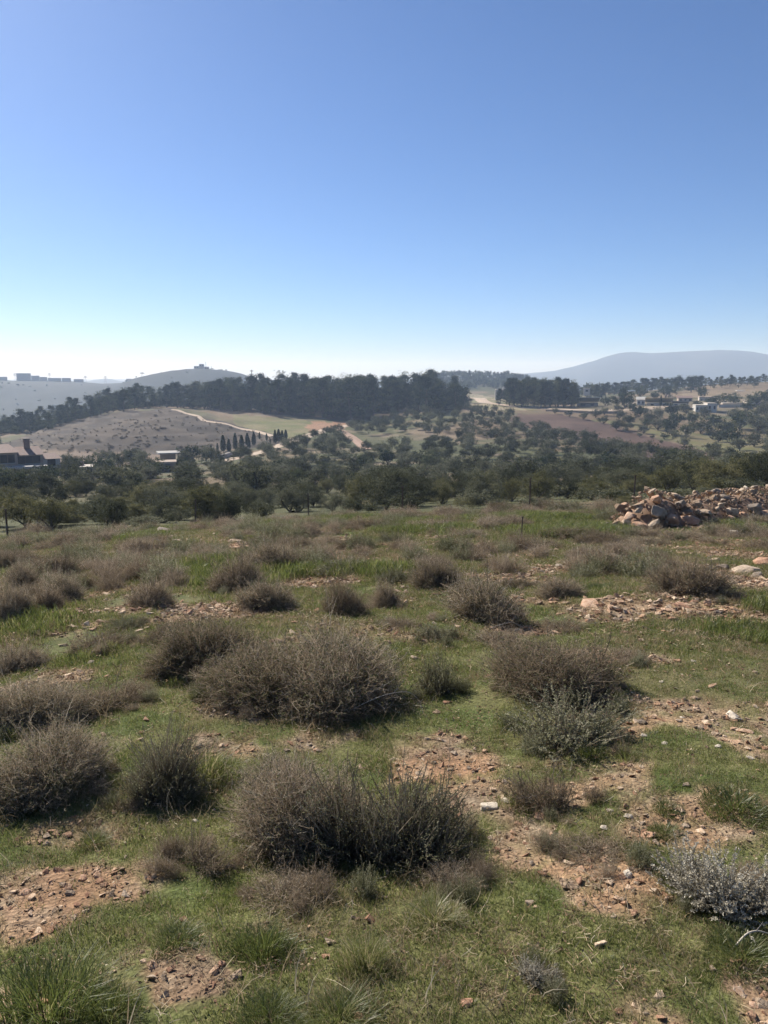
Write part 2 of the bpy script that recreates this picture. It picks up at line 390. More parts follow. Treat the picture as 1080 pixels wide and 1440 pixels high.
def build_ground():
    V = np.stack([gx, gy, ZM], -1); nA, nR = gx.shape
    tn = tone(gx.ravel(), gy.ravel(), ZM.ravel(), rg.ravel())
    def sheet(name, j0, j1, label=None):
        v = V[:, j0:j1+1].reshape(-1, 3); c = tn.reshape(nA, nR, 3)[:, j0:j1+1].reshape(-1, 3)
        k = j1-j0+1
        i = np.arange(nA)[:, None]; j = np.arange(k-1)[None, :]; i2 = (i+1) % nA
        q = np.stack([i*k+j, i2*k+j, i2*k+j+1, i*k+j+1], -1).reshape(-1, 4)[:, ::-1]
        f = [q]
        if j0 == 0:
            v = np.vstack([v, [[0, 0, 0]]]); c = np.vstack([c, c[:1]])
            a = np.arange(nA); f.append(np.stack([(a)*k, np.full(nA, nA*k), ((a+1) % nA)*k], -1))
        me = mesh_np(name, v, f, M_GROUND, smooth=True, color=c)
        o = part(name, me); tag(o, kind='structure'); return o
    jh = int(np.searchsorted(RR, 780)); jm = int(np.searchsorted(RR, 2200))
    sheet('ground', 0, jh); sheet('hills', jh, jm); sheet('mountain', jm, len(RR)-1)
build_ground()
print('ground', round(time.time()-T0, 1))

# ------------------------------------------------------------------ roads and tracks
M_ROAD = solid_mat('pale_dirt', (.33, .25, .18), (.45, .36, .27), .5, .95, .2)
M_TRACK = solid_mat('reddish_dirt', (.24, .155, .11), (.33, .23, .165), .5, .95, .2)
def road(name, pix, width, mat, label, lift=.18):
    P = np.array([hit(u, v, 60, 700)[:2] for u, v in pix])
    t = np.concatenate([[0], np.cumsum(np.linalg.norm(np.diff(P, axis=0), axis=1))])
    n = max(int(t[-1]/4), 8); s = np.linspace(0, t[-1], n)
    Q = np.stack([np.interp(s, t, P[:, 0]), np.interp(s, t, P[:, 1])], 1)
    for _ in range(6): Q[1:-1] = (Q[:-2]+2*Q[1:-1]+Q[2:])/4
    T = unit(np.gradient(Q, axis=0)); S = np.stack([T[:, 1], -T[:, 0]], 1)
    k = 5; of = np.linspace(-.5, .5, k)
    wd = width*(1+.25*(fbm(s*.08, s*0, 5, 2)-.5))
    XY = Q[:, None, :]+S[:, None, :]*(of[None, :, None]*wd[:, None, None])
    Z = H(XY[..., 0], XY[..., 1])+lift*(1-np.abs(of)*1.6)[None, :]
    v = np.concatenate([XY, Z[..., None]], -1).reshape(-1, 3)
    i = np.arange(n-1)[:, None]*k; j = np.arange(k-1)[None, :]
    q = np.stack([i+j, i+j+1, i+k+j+1, i+k+j], -1).reshape(-1, 4)
    o = part(name, mesh_np(name, v, q, mat, smooth=True)); tag(o, label, kind='structure'); return Q
road('dirt_road', [(300,652),(345,641),(380,632),(408,622),(425,615),(445,609),(465,603.5),(492,598)], 4.5, M_ROAD, 'pale dirt road climbing past the green field to the pine wood', .25)
road('footpath', [(243,576.5),(262,580),(283,590),(310,597),(340,602),(365,607),(385,614)], 2.3, M_ROAD, 'pale path winding down over the brown knoll', .3)
road('farm_track', [(474,604),(490,612),(503,621),(518,633)], 3.2, M_TRACK, 'short reddish track branching into the olive grove', .3)
road('village_road', [(665,560),(685,567),(715,571.5),(760,575),(830,578),(880,577),(930,573),(965,572)], 6.0, M_ROAD, 'pale road running below the dark pine clump to the village', .35)

# ------------------------------------------------------------------ foliage materials
M_BARK = solid_mat('bark', (.05, .04, .03), (.12, .10, .08), 5, .95, .6)
M_TWIG = leaf_mat('thorn_twig', [(0, (.10, .078, .052)), (.5, (.27, .21, .145)), (.85, (.45, .36, .26)), (1, (.60, .52, .40))], .32, .35)
M_TWIGLEAF = leaf_mat('thornbush_leaf', [(0, (.06, .07, .03)), (.55, (.13, .14, .065)), (1, (.30, .24, .15))], .35, .4)
M_STEM = leaf_mat('woody_stem', [(0, (.11, .09, .065)), (1, (.30, .25, .185))], .15, .2)
M_SAGE = leaf_mat('sage_leaf', [(0, (.085, .088, .045)), (.6, (.20, .20, .115)), (1, (.40, .38, .27))], .48, .3)
M_SILVER = leaf_mat('silver_leaf', [(0, (.25, .22, .155)), (.6, (.45, .41, .325)), (1, (.60, .56, .46))], .25, .2)
M_GRASS = leaf_mat('grass_blade', [(0, (.06, .078, .02)), (.42, (.13, .16, .042)), (.72, (.225, .235, .078)), (.89, (.35, .30, .16)), (1, (.46, .38, .24))], .48, .5, .03)
M_DRY = leaf_mat('dry_straw', [(0, (.17, .125, .07)), (.6, (.36, .28, .17)), (1, (.55, .47, .33))], .35, .3)
M_OLIVE = leaf_mat('olive_leaf', [(0, (.04, .045, .024)), (.5, (.085, .09, .053)), (1, (.21, .21, .14))], .28, .7)
M_OAK = leaf_mat('yellowgreen_leaf', [(0, (.07, .072, .034)), (.5, (.145, .142, .07)), (1, (.28, .26, .14))], .32, .3)
M_PINE = leaf_mat('pine_needle', [(0, (.018, .028, .015)), (.5, (.05, .066, .034)), (1, (.13, .14, .07))], .25, .75)
M_CYP = leaf_mat('cypress_leaf', [(0, (.025, .036, .02)), (1, (.075, .09, .05))], .25, .5)

# ------------------------------------------------------------------ trees
def limb_path(p0, p1, bend=.12, k=5):
    t = np.linspace(0, 1, k)[:, None]; p0 = np.array(p0, float); p1 = np.array(p1, float)
    off = rng.normal(size=3)*bend*np.linalg.norm(p1-p0)
    return p0+(p1-p0)*t+off*np.sin(t*math.pi)
def broad_tree(seed, nclump, nleaf, leaf, mat, trunk_h=.22, wide=.55, ragged=.25, off=.16):
    """unit-height tree: short forked trunk, limbs, uneven crown of leaf clumps"""
    global rng
    rng = np.random.default_rng(seed)
    tr = G(); fork = np.array([rng.normal()*.03, rng.normal()*.03, trunk_h])
    tr.tube(limb_path((0, 0, -.06), fork, .1), np.linspace(.055, .04, 5), 7)
    cz = .5*(1+trunk_h*.7); hz = (1-trunk_h*.7)*.5
    C = []
    lobes = [(rng.normal()*off, rng.normal()*off, cz+rng.normal()*.08, .55+.3*rng.random()) for _ in range(5)]
    while len(C) < nclump:
        lx, ly, lz, ls = lobes[rng.integers(5)]
        d = rdir(1)[0]; rr = (.35+.65*rng.random()**.5)*ls*(1+ragged*rng.normal()*.6)
        p = np.array([lx+d[0]*rr*wide, ly+d[1]*rr*wide, lz+d[2]*rr*hz])
        if p[2] > trunk_h*.75 and p[2] < 1.0: C.append(p)
    C = np.array(C)
    for i in rng.choice(nclump, 7, replace=False):
        tr.tube(limb_path(fork-np.array([0, 0, .02]), C[i], .15), np.linspace(.026, .006, 5), 5)
    cr = G(); ctint = np.clip(.5+rng.normal(size=nclump)*.18, .05, .95)
    n = nclump*nleaf; ci = np.repeat(np.arange(nclump), nleaf)
    rad = .085*(1+.35*rng.normal(size=nclump)); rad = np.clip(rad, .04, .15)
    P = C[ci]+rng.normal(size=(n, 3))*rad[ci][:, None]*.75*np.array([1, 1, .75])
    D = rdir(n, .25); S = perp(D)
    cr.leaves(P, D, S, leaf*(.7+.6*rng.random(n)), leaf*.48, np.clip(ctint[ci]+rng.normal(size=n)*.15, 0, 1))
    w0 = np.percentile(np.abs(np.vstack(cr.v)[:, :2]), 97)*2; zt = np.percentile(np.vstack(cr.v)[:, 2], 99.7)
    for g in (tr, cr): g.v = [v*np.array([1/w0, 1/w0, 1/zt]) for v in g.v]
    return tr.mesh('trunk', M_BARK, True), cr.mesh('crown', mat)
def pine_tree(seed, nclump, nleaf, leaf, shape):
    global rng
    rng = np.random.default_rng(seed)
    tr = G(); lean = rng.normal(size=2)*.03
    top = np.array([lean[0], lean[1], .93]); tr.tube(limb_path((0, 0, -.04), top, .02, 7), np.linspace(.02, .004, 7), 6)
    base = .10 if shape == 0 else .2
    C = []
    while len(C) < nclump:
        h = base+(1-base)*rng.random(); f = (h-base)/(1-base)
        wmax = (.21*(1-f)**.7*(f+.25)**.25*1.15+.02) if shape == 0 else .25*math.sin(min(1, .18+f*.95)*math.pi)**.6*(1-.25*f)
        a = rng.random()*2*math.pi; q = rng.random()**.45*wmax*(1+.25*rng.normal())
        C.append((lean[0]*h+math.cos(a)*q, lean[1]*h+math.sin(a)*q, min(h, .975)))
    C = np.array(C)
    for i in rng.choice(nclump, 16, replace=False):
        p = C[i]; tr.tube(limb_path((lean[0]*p[2], lean[1]*p[2], max(p[2]-.08, .1)), p, .08, 4), np.linspace(.007, .002, 4), 4)
    cr = G(); n = nclump*nleaf; ci = np.repeat(np.arange(nclump), nleaf)
    ct = np.clip(.45+rng.normal(size=nclump)*.24, 0, 1)
    P = C[ci]+rng.normal(size=(n, 3))*np.array([.040, .040, .024])*(.6+.8*rng.random(nclump))[ci][:, None]
    D = rdir(n, .5); S = perp(D)
    cr.leaves(P, D, S, leaf*(.7+.6*rng.random(n)), leaf*.4, np.clip(ct[ci]+rng.normal(size=n)*.14, 0, 1))
    return tr.mesh('trunk', M_BARK, True), cr.mesh('crown', M_PINE)
def cypress_tree(seed):
    global rng
    rng = np.random.default_rng(seed)
    tr = G(); tr.tube(limb_path((0, 0, -.04), (0, 0, .9), .01, 5), np.linspace(.018, .004, 5), 5)
    cr = G(); n = 1500; h = .06+.94*rng.random(n)**.9
    wd = .13*np.sin(np.clip(.12+h*.9, 0, 1)*math.pi)**.7*(1-.3*h)
    a = rng.random(n)*2*math.pi; q = wd*rng.random(n)**.4
    P = np.stack([np.cos(a)*q, np.sin(a)*q, h*.95], 1); D = rdir(n, 2.2); S = perp(D)
    cr.leaves(P, D, S, .07, .03, np.clip(.5+.25*rng.normal(size=n), 0, 1))
    return tr.mesh('trunk', M_BARK, True), cr.mesh('crown', M_CYP)
NEAR_OLIVE = [broad_tree(100+i, 120, 90, .036, M_OLIVE, .05, .62) for i in range(3)]
NEAR_OAK = [broad_tree(120+i, 120, 90, .036, M_OAK, .04, .6, .35) for i in range(3)]
FAR_OLIVE = [broad_tree(140+i, 64, 40, .065, M_OLIVE, .12, .62, .2, .09) for i in range(5)]
FAR_DARK = [broad_tree(150+i, 50, 34, .085, M_PINE, .06, .6) for i in range(2)]
PINES = [pine_tree(160+i, 46, 60, .042, (0, 1, 1, 0, 1, 1)[i]) for i in range(6)]
CYPS = [cypress_tree(180+i) for i in range(2)]
rng = np.random.default_rng(5)
def put_tree(kind, proto, x, y, h, wd=1.0, label='', cat='tree', group=None, sink=.0):
    h = float(h)
    z = float(H(x, y))-sink
    t = thing(kind, label, cat, (x, y, z), rng.random()*6.28, (h*wd, h*wd, h), group)
    part('trunk', proto[0], t); part('crown', proto[1], t); return t

# tall bushes and small trees along the foot of the near slope: column, top row, range, width to height, kind
HEDGE = [(28,697,34,1.15,'k'),(66,700,32,.95,'k'),(-30,694,36,1.1,'o'),(100,706,42,1.1,'o'),(128,700,38,.95,'o'),(155,704,31,.75,'o'),(188,706,38,1.0,'o'),(222,702,36,.95,'o'),(250,698,40,.95,'o'),
         (288,682,37,1.0,'k'),(322,692,35,.95,'o'),(345,690,48,1.0,'o'),(378,684,52,1.0,'o'),(408,676,44,1.15,'o'),(438,682,50,.9,'o'),(466,690,42,.9,'o'),(505,668,46,.85,'k'),(545,662,42,1.05,'o'),
         (583,668,44,1.0,'o'),(622,676,46,.9,'k'),(652,668,50,.85,'o'),(685,660,43,.85,'o'),(722,672,46,.85,'k'),(757,664,42,1.0,'k'),(800,672,48,1.0,'o'),(838,668,46,1.0,'k'),(872,660,44,.95,'o'),
         (905,664,52,1.0,'k'),(942,655,46,1.0,'k'),(980,650,50,.95,'o'),(1008,648,45,1.0,'k'),(1045,643,46,1.0,'k'),(1080,640,44,1.0,'o'),(1115,642,46,1.0,'k')]
HL = {'k': 'yellow-green leafy bush tree in the row at the foot of the shrubby slope', 'o': 'dark grey-green olive bush in the row at the foot of the shrubby slope'}
SPECIAL = {155: 'narrow dark upright olive bush standing forward of the row near the wire post', 288: 'yellow-green bush tree with a bare trunk behind the tall leaning fence post',
           28: 'yellowish spreading bush tree beside the villa side fence post'}
for i, (u, vt, r, wd, k) in enumerate(HEDGE):
    x, y, z = at(u, r); h = top_z(u, vt, r)-z
    P = NEAR_OAK if k == 'k' else NEAR_OLIVE
    if u in SPECIAL: put_tree('bush_tree', P[i % 3], x, y, h*1.04, wd*1.2, SPECIAL[u], 'tree')
    else: put_tree('bush_tree' if k == 'k' else 'olive_tree', P[i % 3], x, y, h*1.04, wd*1.2, HL[k], 'tree', 'yellow-green trees at the foot of the slope' if k == 'k' else 'olive bushes at the foot of the slope')

u = -40.0
while u < 1120:
    r = 54+rng.random()*26; x, y, z = at(u, r)
    vt = np.interp(u, [0, 300, 540, 800, 1080], [686, 680, 664, 660, 648])+rng.normal()*4
    h = float(np.clip(top_z(u, vt, r)-z, 1.4, 2.7)); k = 'o' if rng.random() < .7 else 'k'
    put_tree('olive_tree' if k == 'o' else 'bush_tree', (NEAR_OLIVE if k == 'o' else NEAR_OAK)[rng.integers(3)], x, y, h, 1.1+.3*rng.random(),
             ('dark grey-green olive tree' if k == 'o' else 'yellow-green leafy tree')+' in the second rank behind the bush row', 'tree', ('olive' if k == 'o' else 'yellow-green')+' trees in the second rank')
    u += (22 if u < 360 else 30)*(.6+.8*rng.random())
# olive grove in the valley: planted in loose rows
def blocked(u, v):
    no = [[(726,581),(790,584),(850,595),(920,616),(1005,640),(985,652),(930,645),(860,632),(790,609),(720,594)],   # ploughed field
          [(800,586),(1080,580),(1080,662),(1010,641),(880,600)],
          [(0,500),(0,652),(90,668),(95,652),(200,648),(245,655),(290,650),(345,643),(410,626),(430,615),(490,600),(520,585),(560,583),(610,578),(660,577),(720,584),(1080,585),(1080,500)],
          [(476,602),(500,612),(525,634),(510,634),(488,618)], [(0,630),(80,630),(90,676),(0,688)], [(205,640),(260,640),(260,672),(205,672)], [(105,650),(140,650),(140,672),(105,672)]]
    return any(bool(in_poly(np.array(u), np.array(v), p)) for p in no)
cand = []
ang = R(14); ca, sa = math.cos(ang), math.sin(ang)
for i in range(-80, 80):
    for j in range(-14, 80):
        a = i*6.0+rng.normal()*.8; b = j*6.8+rng.normal()*.8
        x = a*ca-b*sa; y = a*sa+b*ca
        r = math.hypot(x, y)
        if not (68 < r < 335) or y < 0 or abs(math.degrees(math.atan2(x, y))) > 29: continue
        z = float(H(x, y)); u, v = project(x, y, z)
        if blocked(u, v): continue
        if vnoise(np.array(x*.03), np.array(y*.03), 9) > .86 and rng.random() < .8: continue
        if rng.random() < .10: continue
        cand.append((r, x, y, u, v))
cand.sort()
def spot(pairs, x, y, other):              # the landmark a plant stands nearest to
    u, v = project(x, y, float(H(x, y)))
    for poly, txt in pairs:
        if bool(in_poly(np.array(u), np.array(v), poly)): return txt
    return other
GROVE = [([(420,590),(530,590),(540,645),(470,650),(420,640)], 'beside the reddish farm track'), ([(690,575),(760,580),(860,620),(1010,640),(1010,668),(850,655),(690,610)], 'along the ploughed field edge'),
         ([(530,570),(690,570),(690,605),(530,605)], 'just below the pine wood'), ([(280,610),(420,605),(420,660),(280,665)], 'beside the dirt road and cypresses'), ([(-60,600),(280,640),(280,800),(-60,800)], 'in front of the villa and sheds'), ([(400,655),(1200,655),(1200,800),(400,800)], 'just behind the bush row')]
main = cand[:192]; rest = cand[192:]
for r, x, y, u, v in main:
    dark = rng.random() < .12
    h = 2.25*(.7+.6*rng.random())*(1+.2*(r > 130))
    P = FAR_DARK[rng.integers(2)] if dark else FAR_OLIVE[rng.integers(5)]
    wh = spot(GROVE, x, y, 'in the middle of the valley grove'); sz = 'small' if h < 1.9 else ('broad' if h > 2.6 else 'rounded'); cl = 'dark green' if dark else 'grey-green'
    put_tree('olive_tree', P, x, y, h, .95+.35*rng.random(), '%s %s olive tree %s' % (sz, cl, wh), 'tree', '%s %s olive trees %s' % (sz, cl, wh))
print('grove', len(main), len(rest), round(time.time()-T0, 1))

# ------------------------------------------------------------------ scattering (only for what nobody could count)
def scatter(name, pts, rz, sc, idx, objs, tilt=None):
    """one object whose points carry copies of the small meshes in objs"""
    c = bpy.data.collections.new(name+'_pieces')
    for k, o in enumerate(objs):
        o.name = '%s_piece_%02d' % (name, k); c.objects.link(o)
    pts = np.asarray(pts, np.float32); n = len(pts)
    me = bpy.data.meshes.new(name); me.vertices.add(n); me.vertices.foreach_set('co', pts.ravel())
    rot = np.zeros((n, 3), np.float32); rot[:, 2] = rz
    if tilt is not None: rot[:, :2] = tilt
    at1 = me.attributes.new('turn', 'FLOAT_VECTOR', 'POINT'); at1.data.foreach_set('vector', rot.ravel())
    scv = np.asarray(sc, np.float32)
    if scv.ndim == 1: scv = np.stack([scv]*3, 1)
    at2 = me.attributes.new('size', 'FLOAT_VECTOR', 'POINT'); at2.data.foreach_set('vector', scv.astype(np.float32).ravel())
    at3 = me.attributes.new('pick', 'INT', 'POINT'); at3.data.foreach_set('value', np.asarray(idx, np.int32))
    g = bpy.data.node_groups.new(name+'_scatter', 'GeometryNodeTree')
    g.interface.new_socket('Geometry', in_out='INPUT', socket_type='NodeSocketGeometry')
    g.interface.new_socket('Geometry', in_out='OUTPUT', socket_type='NodeSocketGeometry')
    gi = g.nodes.new('NodeGroupInput'); go = g.nodes.new('NodeGroupOutput')
    ip = g.nodes.new('GeometryNodeInstanceOnPoints'); ci = g.nodes.new('GeometryNodeCollectionInfo')
    ci.inputs['Collection'].default_value = c; ci.inputs['Separate Children'].default_value = True; ci.inputs['Reset Children'].default_value = True
    def na(nm, ty):
        q = g.nodes.new('GeometryNodeInputNamedAttribute'); q.data_type = ty; q.inputs['Name'].default_value = nm; return q.outputs['Attribute']
    ip.inputs['Pick Instance'].default_value = True
    L = g.links.new
    L(gi.outputs[0], ip.inputs['Points']); L(ci.outputs[0], ip.inputs['Instance'])
    e2r = g.nodes.new('FunctionNodeEulerToRotation'); L(na('turn', 'FLOAT_VECTOR'), e2r.inputs[0]); L(e2r.outputs[0], ip.inputs['Rotation'])
    L(na('size', 'FLOAT_VECTOR'), ip.inputs['Scale']); L(na('pick', 'INT'), ip.inputs['Instance Index'])
    L(ip.outputs[0], go.inputs[0])
    o = part(name, me); md = o.modifiers.new('scatter', 'NODES'); md.node_group = g
    tag(o, kind='stuff'); return o
def raw(me): return bpy.data.objects.new(me.name, me)

rest = np.array([(c[1], c[2]) for c in rest])
if len(rest):
    n = len(rest)
    scatter('olive_grove', np.stack([rest[:, 0], rest[:, 1], H(rest[:, 0], rest[:, 1])+.4], 1), rng.random(n)*6.28, np.stack([2.8*(.75+.5*rng.random(n))]*2+[2.7*(.7+.6*rng.random(n))], 1), rng.integers(0, 5, n), [raw(p[1]) for p in FAR_OLIVE])
    tag(bpy.data.objects['olive_grove'], 'far upper rows of the olive grove below the pine wood', 'grove')

# olives dotted over the green slope below the village
SLOPE = [(868,605,26),(905,610,20),(925,605,30),(945,612,36),(965,616,30),(985,610,34),(1003,618,26),(1020,612,34),(1040,604,40),(1065,608,40),(1090,620,40),(848,596,18),(885,597,24),(915,596,26),(950,600,30),(975,598,28),(1005,601,28),
         (1035,592,30),(1060,598,30),(1010,622,26),(1030,625,36),(1060,628,34),(1085,640,34),(962,628,22),(935,618,14),(900,615,10),(880,608,12),(870,590,22),(895,588,26),(925,590,28),(838,588,20),(905,583,18),(945,586,30),(990,588,24),(965,582,22),
         (820,590,16),(800,586,14),(850,584,18),(1075,588,36),(1050,580,26),(1040,634,30),(1008,632,14),(930,624,8),(917,617,8),(780,582,14),(1000,578,30),(1062,572,34),(1030,570,26),(980,574,16),(1078,574,36),(955,578,14),(890,579,20),(870,580,18),(910,602,22)]
for u, v, wpx in SLOPE:
    x, y, z, r = hit(u, v, 60, 600)
    h = max(wpx/F*r*.62, .9)
    put_tree('olive_tree', FAR_OLIVE[rng.integers(5)] if rng.random() < .75 else FAR_DARK[rng.integers(2)], x, y, h, 1.15, *(lambda t: (t, 'tree', t+'s'))('%s dark olive tree %s' % ('small' if h < 3 else 'large', 'on the green field beside the ploughed land' if v > 600 else 'below the village road' if u < 960 else 'among the white village houses')))

# pine wood on the ridge
FRONT = [(-40,620),(0,613),(60,607),(110,592),(160,579),(240,573),(330,579),(400,584),(490,593),(515,590),(535,582),(600,578),(640,577),(660,576)]
TOPS = [(-40,600),(0,585),(40,576),(80,564),(105,558),(150,547),(200,543),(260,536),(330,528),(400,527),(460,525),(540,525),(600,523),(640,530),(652,538),(662,548)]
wood = []
for row in range(5):
    u = -30.0+rng.random()*6
    while u < 656-row*1.5:
        vf = np.interp(u, [p[0] for p in FRONT], [p[1] for p in FRONT])
        x, y, z, r = hit(u, vf, 200, 420)
        r2 = r+row*14+rng.normal()*5+(6 if row == 0 else 0)
        x, y, z = at(u, r2, 560)
        vt = np.interp(u, [p[0] for p in TOPS], [p[1] for p in TOPS])
        if row < 2: vt = vt+9+rng.normal()*6
        else: vt = vt-4+abs(rng.normal()*10)
        h = top_z(u, vt, r2)-z
        h = float(np.clip(h, 5, 19))*(.85+.2*rng.random())
        wood.append((row, x, y, h)); u += (11.0 if row < 2 else 17.0)*(.45+1.1*rng.random())
ind = [q for q in wood if q[0] < 3][:205]; wst = [q for q in wood if q not in ind]
for row, x, y, h in ind:
    u_ = project(x, y, float(H(x, y)))[0]; wh = 'behind the villa' if u_ < 110 else 'above the brown knoll' if u_ < 300 else 'behind the green field' if u_ < 500 else 'above the olive grove' if u_ < 620 else 'at the wood end by the gap'
    sz = 'tall' if h > 11 else 'low' if h < 8 else 'medium'; rw = ('front', 'second', 'third')[row]
    put_tree('pine_tree', PINES[rng.integers(6)], x, y, h, 1.05+.35*rng.random(), '%s pine in the %s rank of the wood %s' % (sz, rw, wh), 'tree', '%s pines, %s rank, %s' % (sz, rw, wh))
a = np.array([(q[1], q[2], q[3]) for q in wst]); n = len(a)
scatter('pine_wood', np.stack([a[:, 0], a[:, 1], H(a[:, 0], a[:, 1])], 1), rng.random(n)*6.28, np.stack([a[:, 2]*1.25, a[:, 2]*1.25, a[:, 2]], 1), rng.integers(0, 6, n), [raw(p[1]) for p in PINES])
tag(bpy.data.objects['pine_wood'], 'inner mass of the pine wood behind its front trees', 'wood')
n = 420; uu = -30+rng.random(n)*690; P = []
for u in uu:
    x, y, z, r = hit(u, float(np.interp(u, [p[0] for p in FRONT], [p[1] for p in FRONT])), 200, 420); P.append(at(u, r+2+rng.random()*45, 570))
scatter('wood_undergrowth', np.array(P), rng.random(n)*6.28, np.stack([2.2+2.2*rng.random(n)]*2+[1.2+2.2*rng.random(n)], 1), rng.integers(0, 2, n), [raw(p[1]) for p in FAR_DARK])
tag(bpy.data.objects['wood_undergrowth'], 'dark undergrowth filling the foot of the pine wood', 'undergrowth')
# dense clump beside the village road
for i in range(30):
    u = 706+(i % 15)*7.4+rng.normal()*2; row = i//15
    x, y, z = at(u, 348+row*11+rng.normal()*2, 570)
    vt = np.interp(u, [700,715,730,780,800,815], [550,531,529,530,531,546])+rng.random()*5
    h = top_z(u, vt, math.hypot(x, y))-z
    put_tree('pine_tree', PINES[rng.integers(6)], x, y, max(h, 5), .95+.3*rng.random(), 'dark pine in the dense clump above the village road', 'tree', 'pines of the clump above the village road')
# skyline pines right of the clump
u = 812.0
while u < 1110:
    x, y, z = at(u, 520+rng.normal()*22, 545)
    vt = np.interp(u, [812,870,920,960,1000,1015,1040,1080], [543,538,534,530,529,533,531,529])+rng.normal()*2.5
    h = float(np.clip(top_z(u, vt, math.hypot(x, y))-z, 4.5, 12))
    put_tree('pine_tree', PINES[rng.integers(6)], x, y, h, 1.3+.4*rng.random(), 'pine in the line along the skyline ridge behind the village', 'tree', 'pines on the skyline behind the village'); u += 3.4*(.5+1.0*rng.random())
# trees in the village
for u, v, wpx, hpx in [(877,574,34,22),(875,571,14,26),(851,571,20,12),(920,562,16,12),(846,560,26,20),(900,560,24,18),(936,560,22,16),(985,561,20,16),(1018,566,24,12),(830,562,26,22)]:
    x, y, z, r = hit(u, v, 200, 700); h = hpx/F*r
    put_tree('garden_tree', FAR_DARK[rng.integers(2)], x, y, h, wpx/hpx*.85, 'dark bushy tree between the village houses', 'tree', 'trees among the village houses')
for u, v, hpx in [(929,571,14),(297,640,18),(306,639,22),(314,636,26),(322,636,22),(331,633,24),(340,632,20),(350,632,24),(357,627,20),(375,620,14),(392,622,20),(397,621,18),(402,619,20),(387,624,22),(380,626,14),(348,627,18),(365,618,12)]:
    x, y, z, r = hit(u, v, 120, 600)
    if u > 900: put_tree('cypress_tree', CYPS[0], x, y, hpx/F*r, 1, 'single slim cypress standing in front of the long yellowish village roof')
    else: put_tree('cypress_tree', CYPS[rng.integers(2)], x, y, hpx/F*r*(.65+.4*rng.random()), 1.0+.5*rng.random(), 'slim dark cypress in the row beside the dirt road wall', 'tree', 'cypresses beside the dirt road')
# dark broad trees near the villa and the shed
for u, v, wpx, hpx in [(190,658,26,26),(200,660,24,28),(100,664,30,20),(60,672,40,18),(120,662,30,22),(160,655,24,16),(270,652,34,26),(255,660,30,16),(290,648,24,22),(225,663,30,18),(12,684,40,22),(40,686,44,24),(74,682,40,24),(-10,680,36,22),(105,676,34,18)]:
    x, y, z, r = hit(u, v, 100, 300); h = hpx/F*r
    put_tree('garden_tree', FAR_DARK[rng.integers(2)] if rng.random() < .6 else FAR_OLIVE[rng.integers(5)], x, y, h, wpx/hpx*.9, 'bushy tree growing around the villa and sheds below the knoll', 'tree', 'trees around the villa and sheds')
# far wooded hill in the gap, and scrub on the knoll
n = 420; uu = 585+rng.random(n)*185; rr_ = 690+rng.random(n)*190
P = np.array([at(a, b, 540) for a, b in zip(uu, rr_)])
scatter('wooded_hill', P, rng.random(n)*6.28, 5.5*(.6+.7*rng.random(n)), rng.integers(0, 4, n), [raw(p[1]) for p in FAR_DARK]+[raw(p[1]) for p in PINES[:2]])
tag(bpy.data.objects['wooded_hill'], 'far hazy wooded hill in the gap right of the pine wood', 'wood')
n = 130; uu = -60+rng.random(n)*400; rr_ = 860+rng.random(n)*430
P = np.array([at(a, b, 540) for a, b in zip(uu, rr_)]); kk = fbm(P[:, 0]*.012, P[:, 1]*.012, 3, 3) > .44; P = P[kk]; n = len(P)
scatter('hillside_trees', P, rng.random(n)*6.28, np.stack([3.0*(.6+.7*rng.random(n))]*2+[1.6+1.4*rng.random(n)], 1), rng.integers(0, 2, n), [raw(p[1]) for p in FAR_DARK])
tag(bpy.data.objects['hillside_trees'], 'tiny hazy trees spread over the far ridge', 'wood')
pts = []
while len(pts) < 300:
    u = rng.random()*410; v = 574+rng.random()*70
    if in_poly(np.array(u), np.array(v), [(0,628),(60,602),(130,586),(240,577),(300,592),(400,608),(395,622),(330,630),(280,638),(150,641),(60,638),(0,640)]):
        x, y, z, r = hit(u, v, 150, 420)
        if fbm(np.array(x*.045), np.array(y*.045), 17, 3) > .40: pts.append((x, y, z))
pts = np.array(pts); n = len(pts)
M_SCRUB = leaf_mat('dull_scrub', [(0, (.11, .095, .07)), (.5, (.18, .155, .12)), (1, (.25, .22, .17))], .35, .7)
scatter('knoll_scrub', pts, rng.random(n)*6.28, np.stack([.5+1.7*rng.random(n)**3]*2+[.22+.35*rng.random(n)], 1), rng.integers(0, 3, n), [raw(broad_tree(190+i, 40, 30, .10, M_SCRUB, .02, .6)[1]) for i in range(3)])
rng = np.random.default_rng(9)
tag(bpy.data.objects['knoll_scrub'], 'low dark scrub covering the brown knoll', 'scrub')
n = 700; uu = rng.random(n)*1080; rr_ = 30+rng.random(n)*180
P = np.array([at(a, b) for a, b in zip(uu, rr_)])
scatter('valley_scrub', P, rng.random(n)*6.28, np.stack([.8+1.0*rng.random(n)]*2+[.4+.6*rng.random(n)], 1), rng.integers(0, 3, n), [raw(p[1]) for p in FAR_OLIVE[:2]+[NEAR_OAK[0]]])
tag(bpy.data.objects['valley_scrub'], 'low weeds and scrub between the olive trees', 'scrub')
print('trees', round(time.time()-T0, 1))
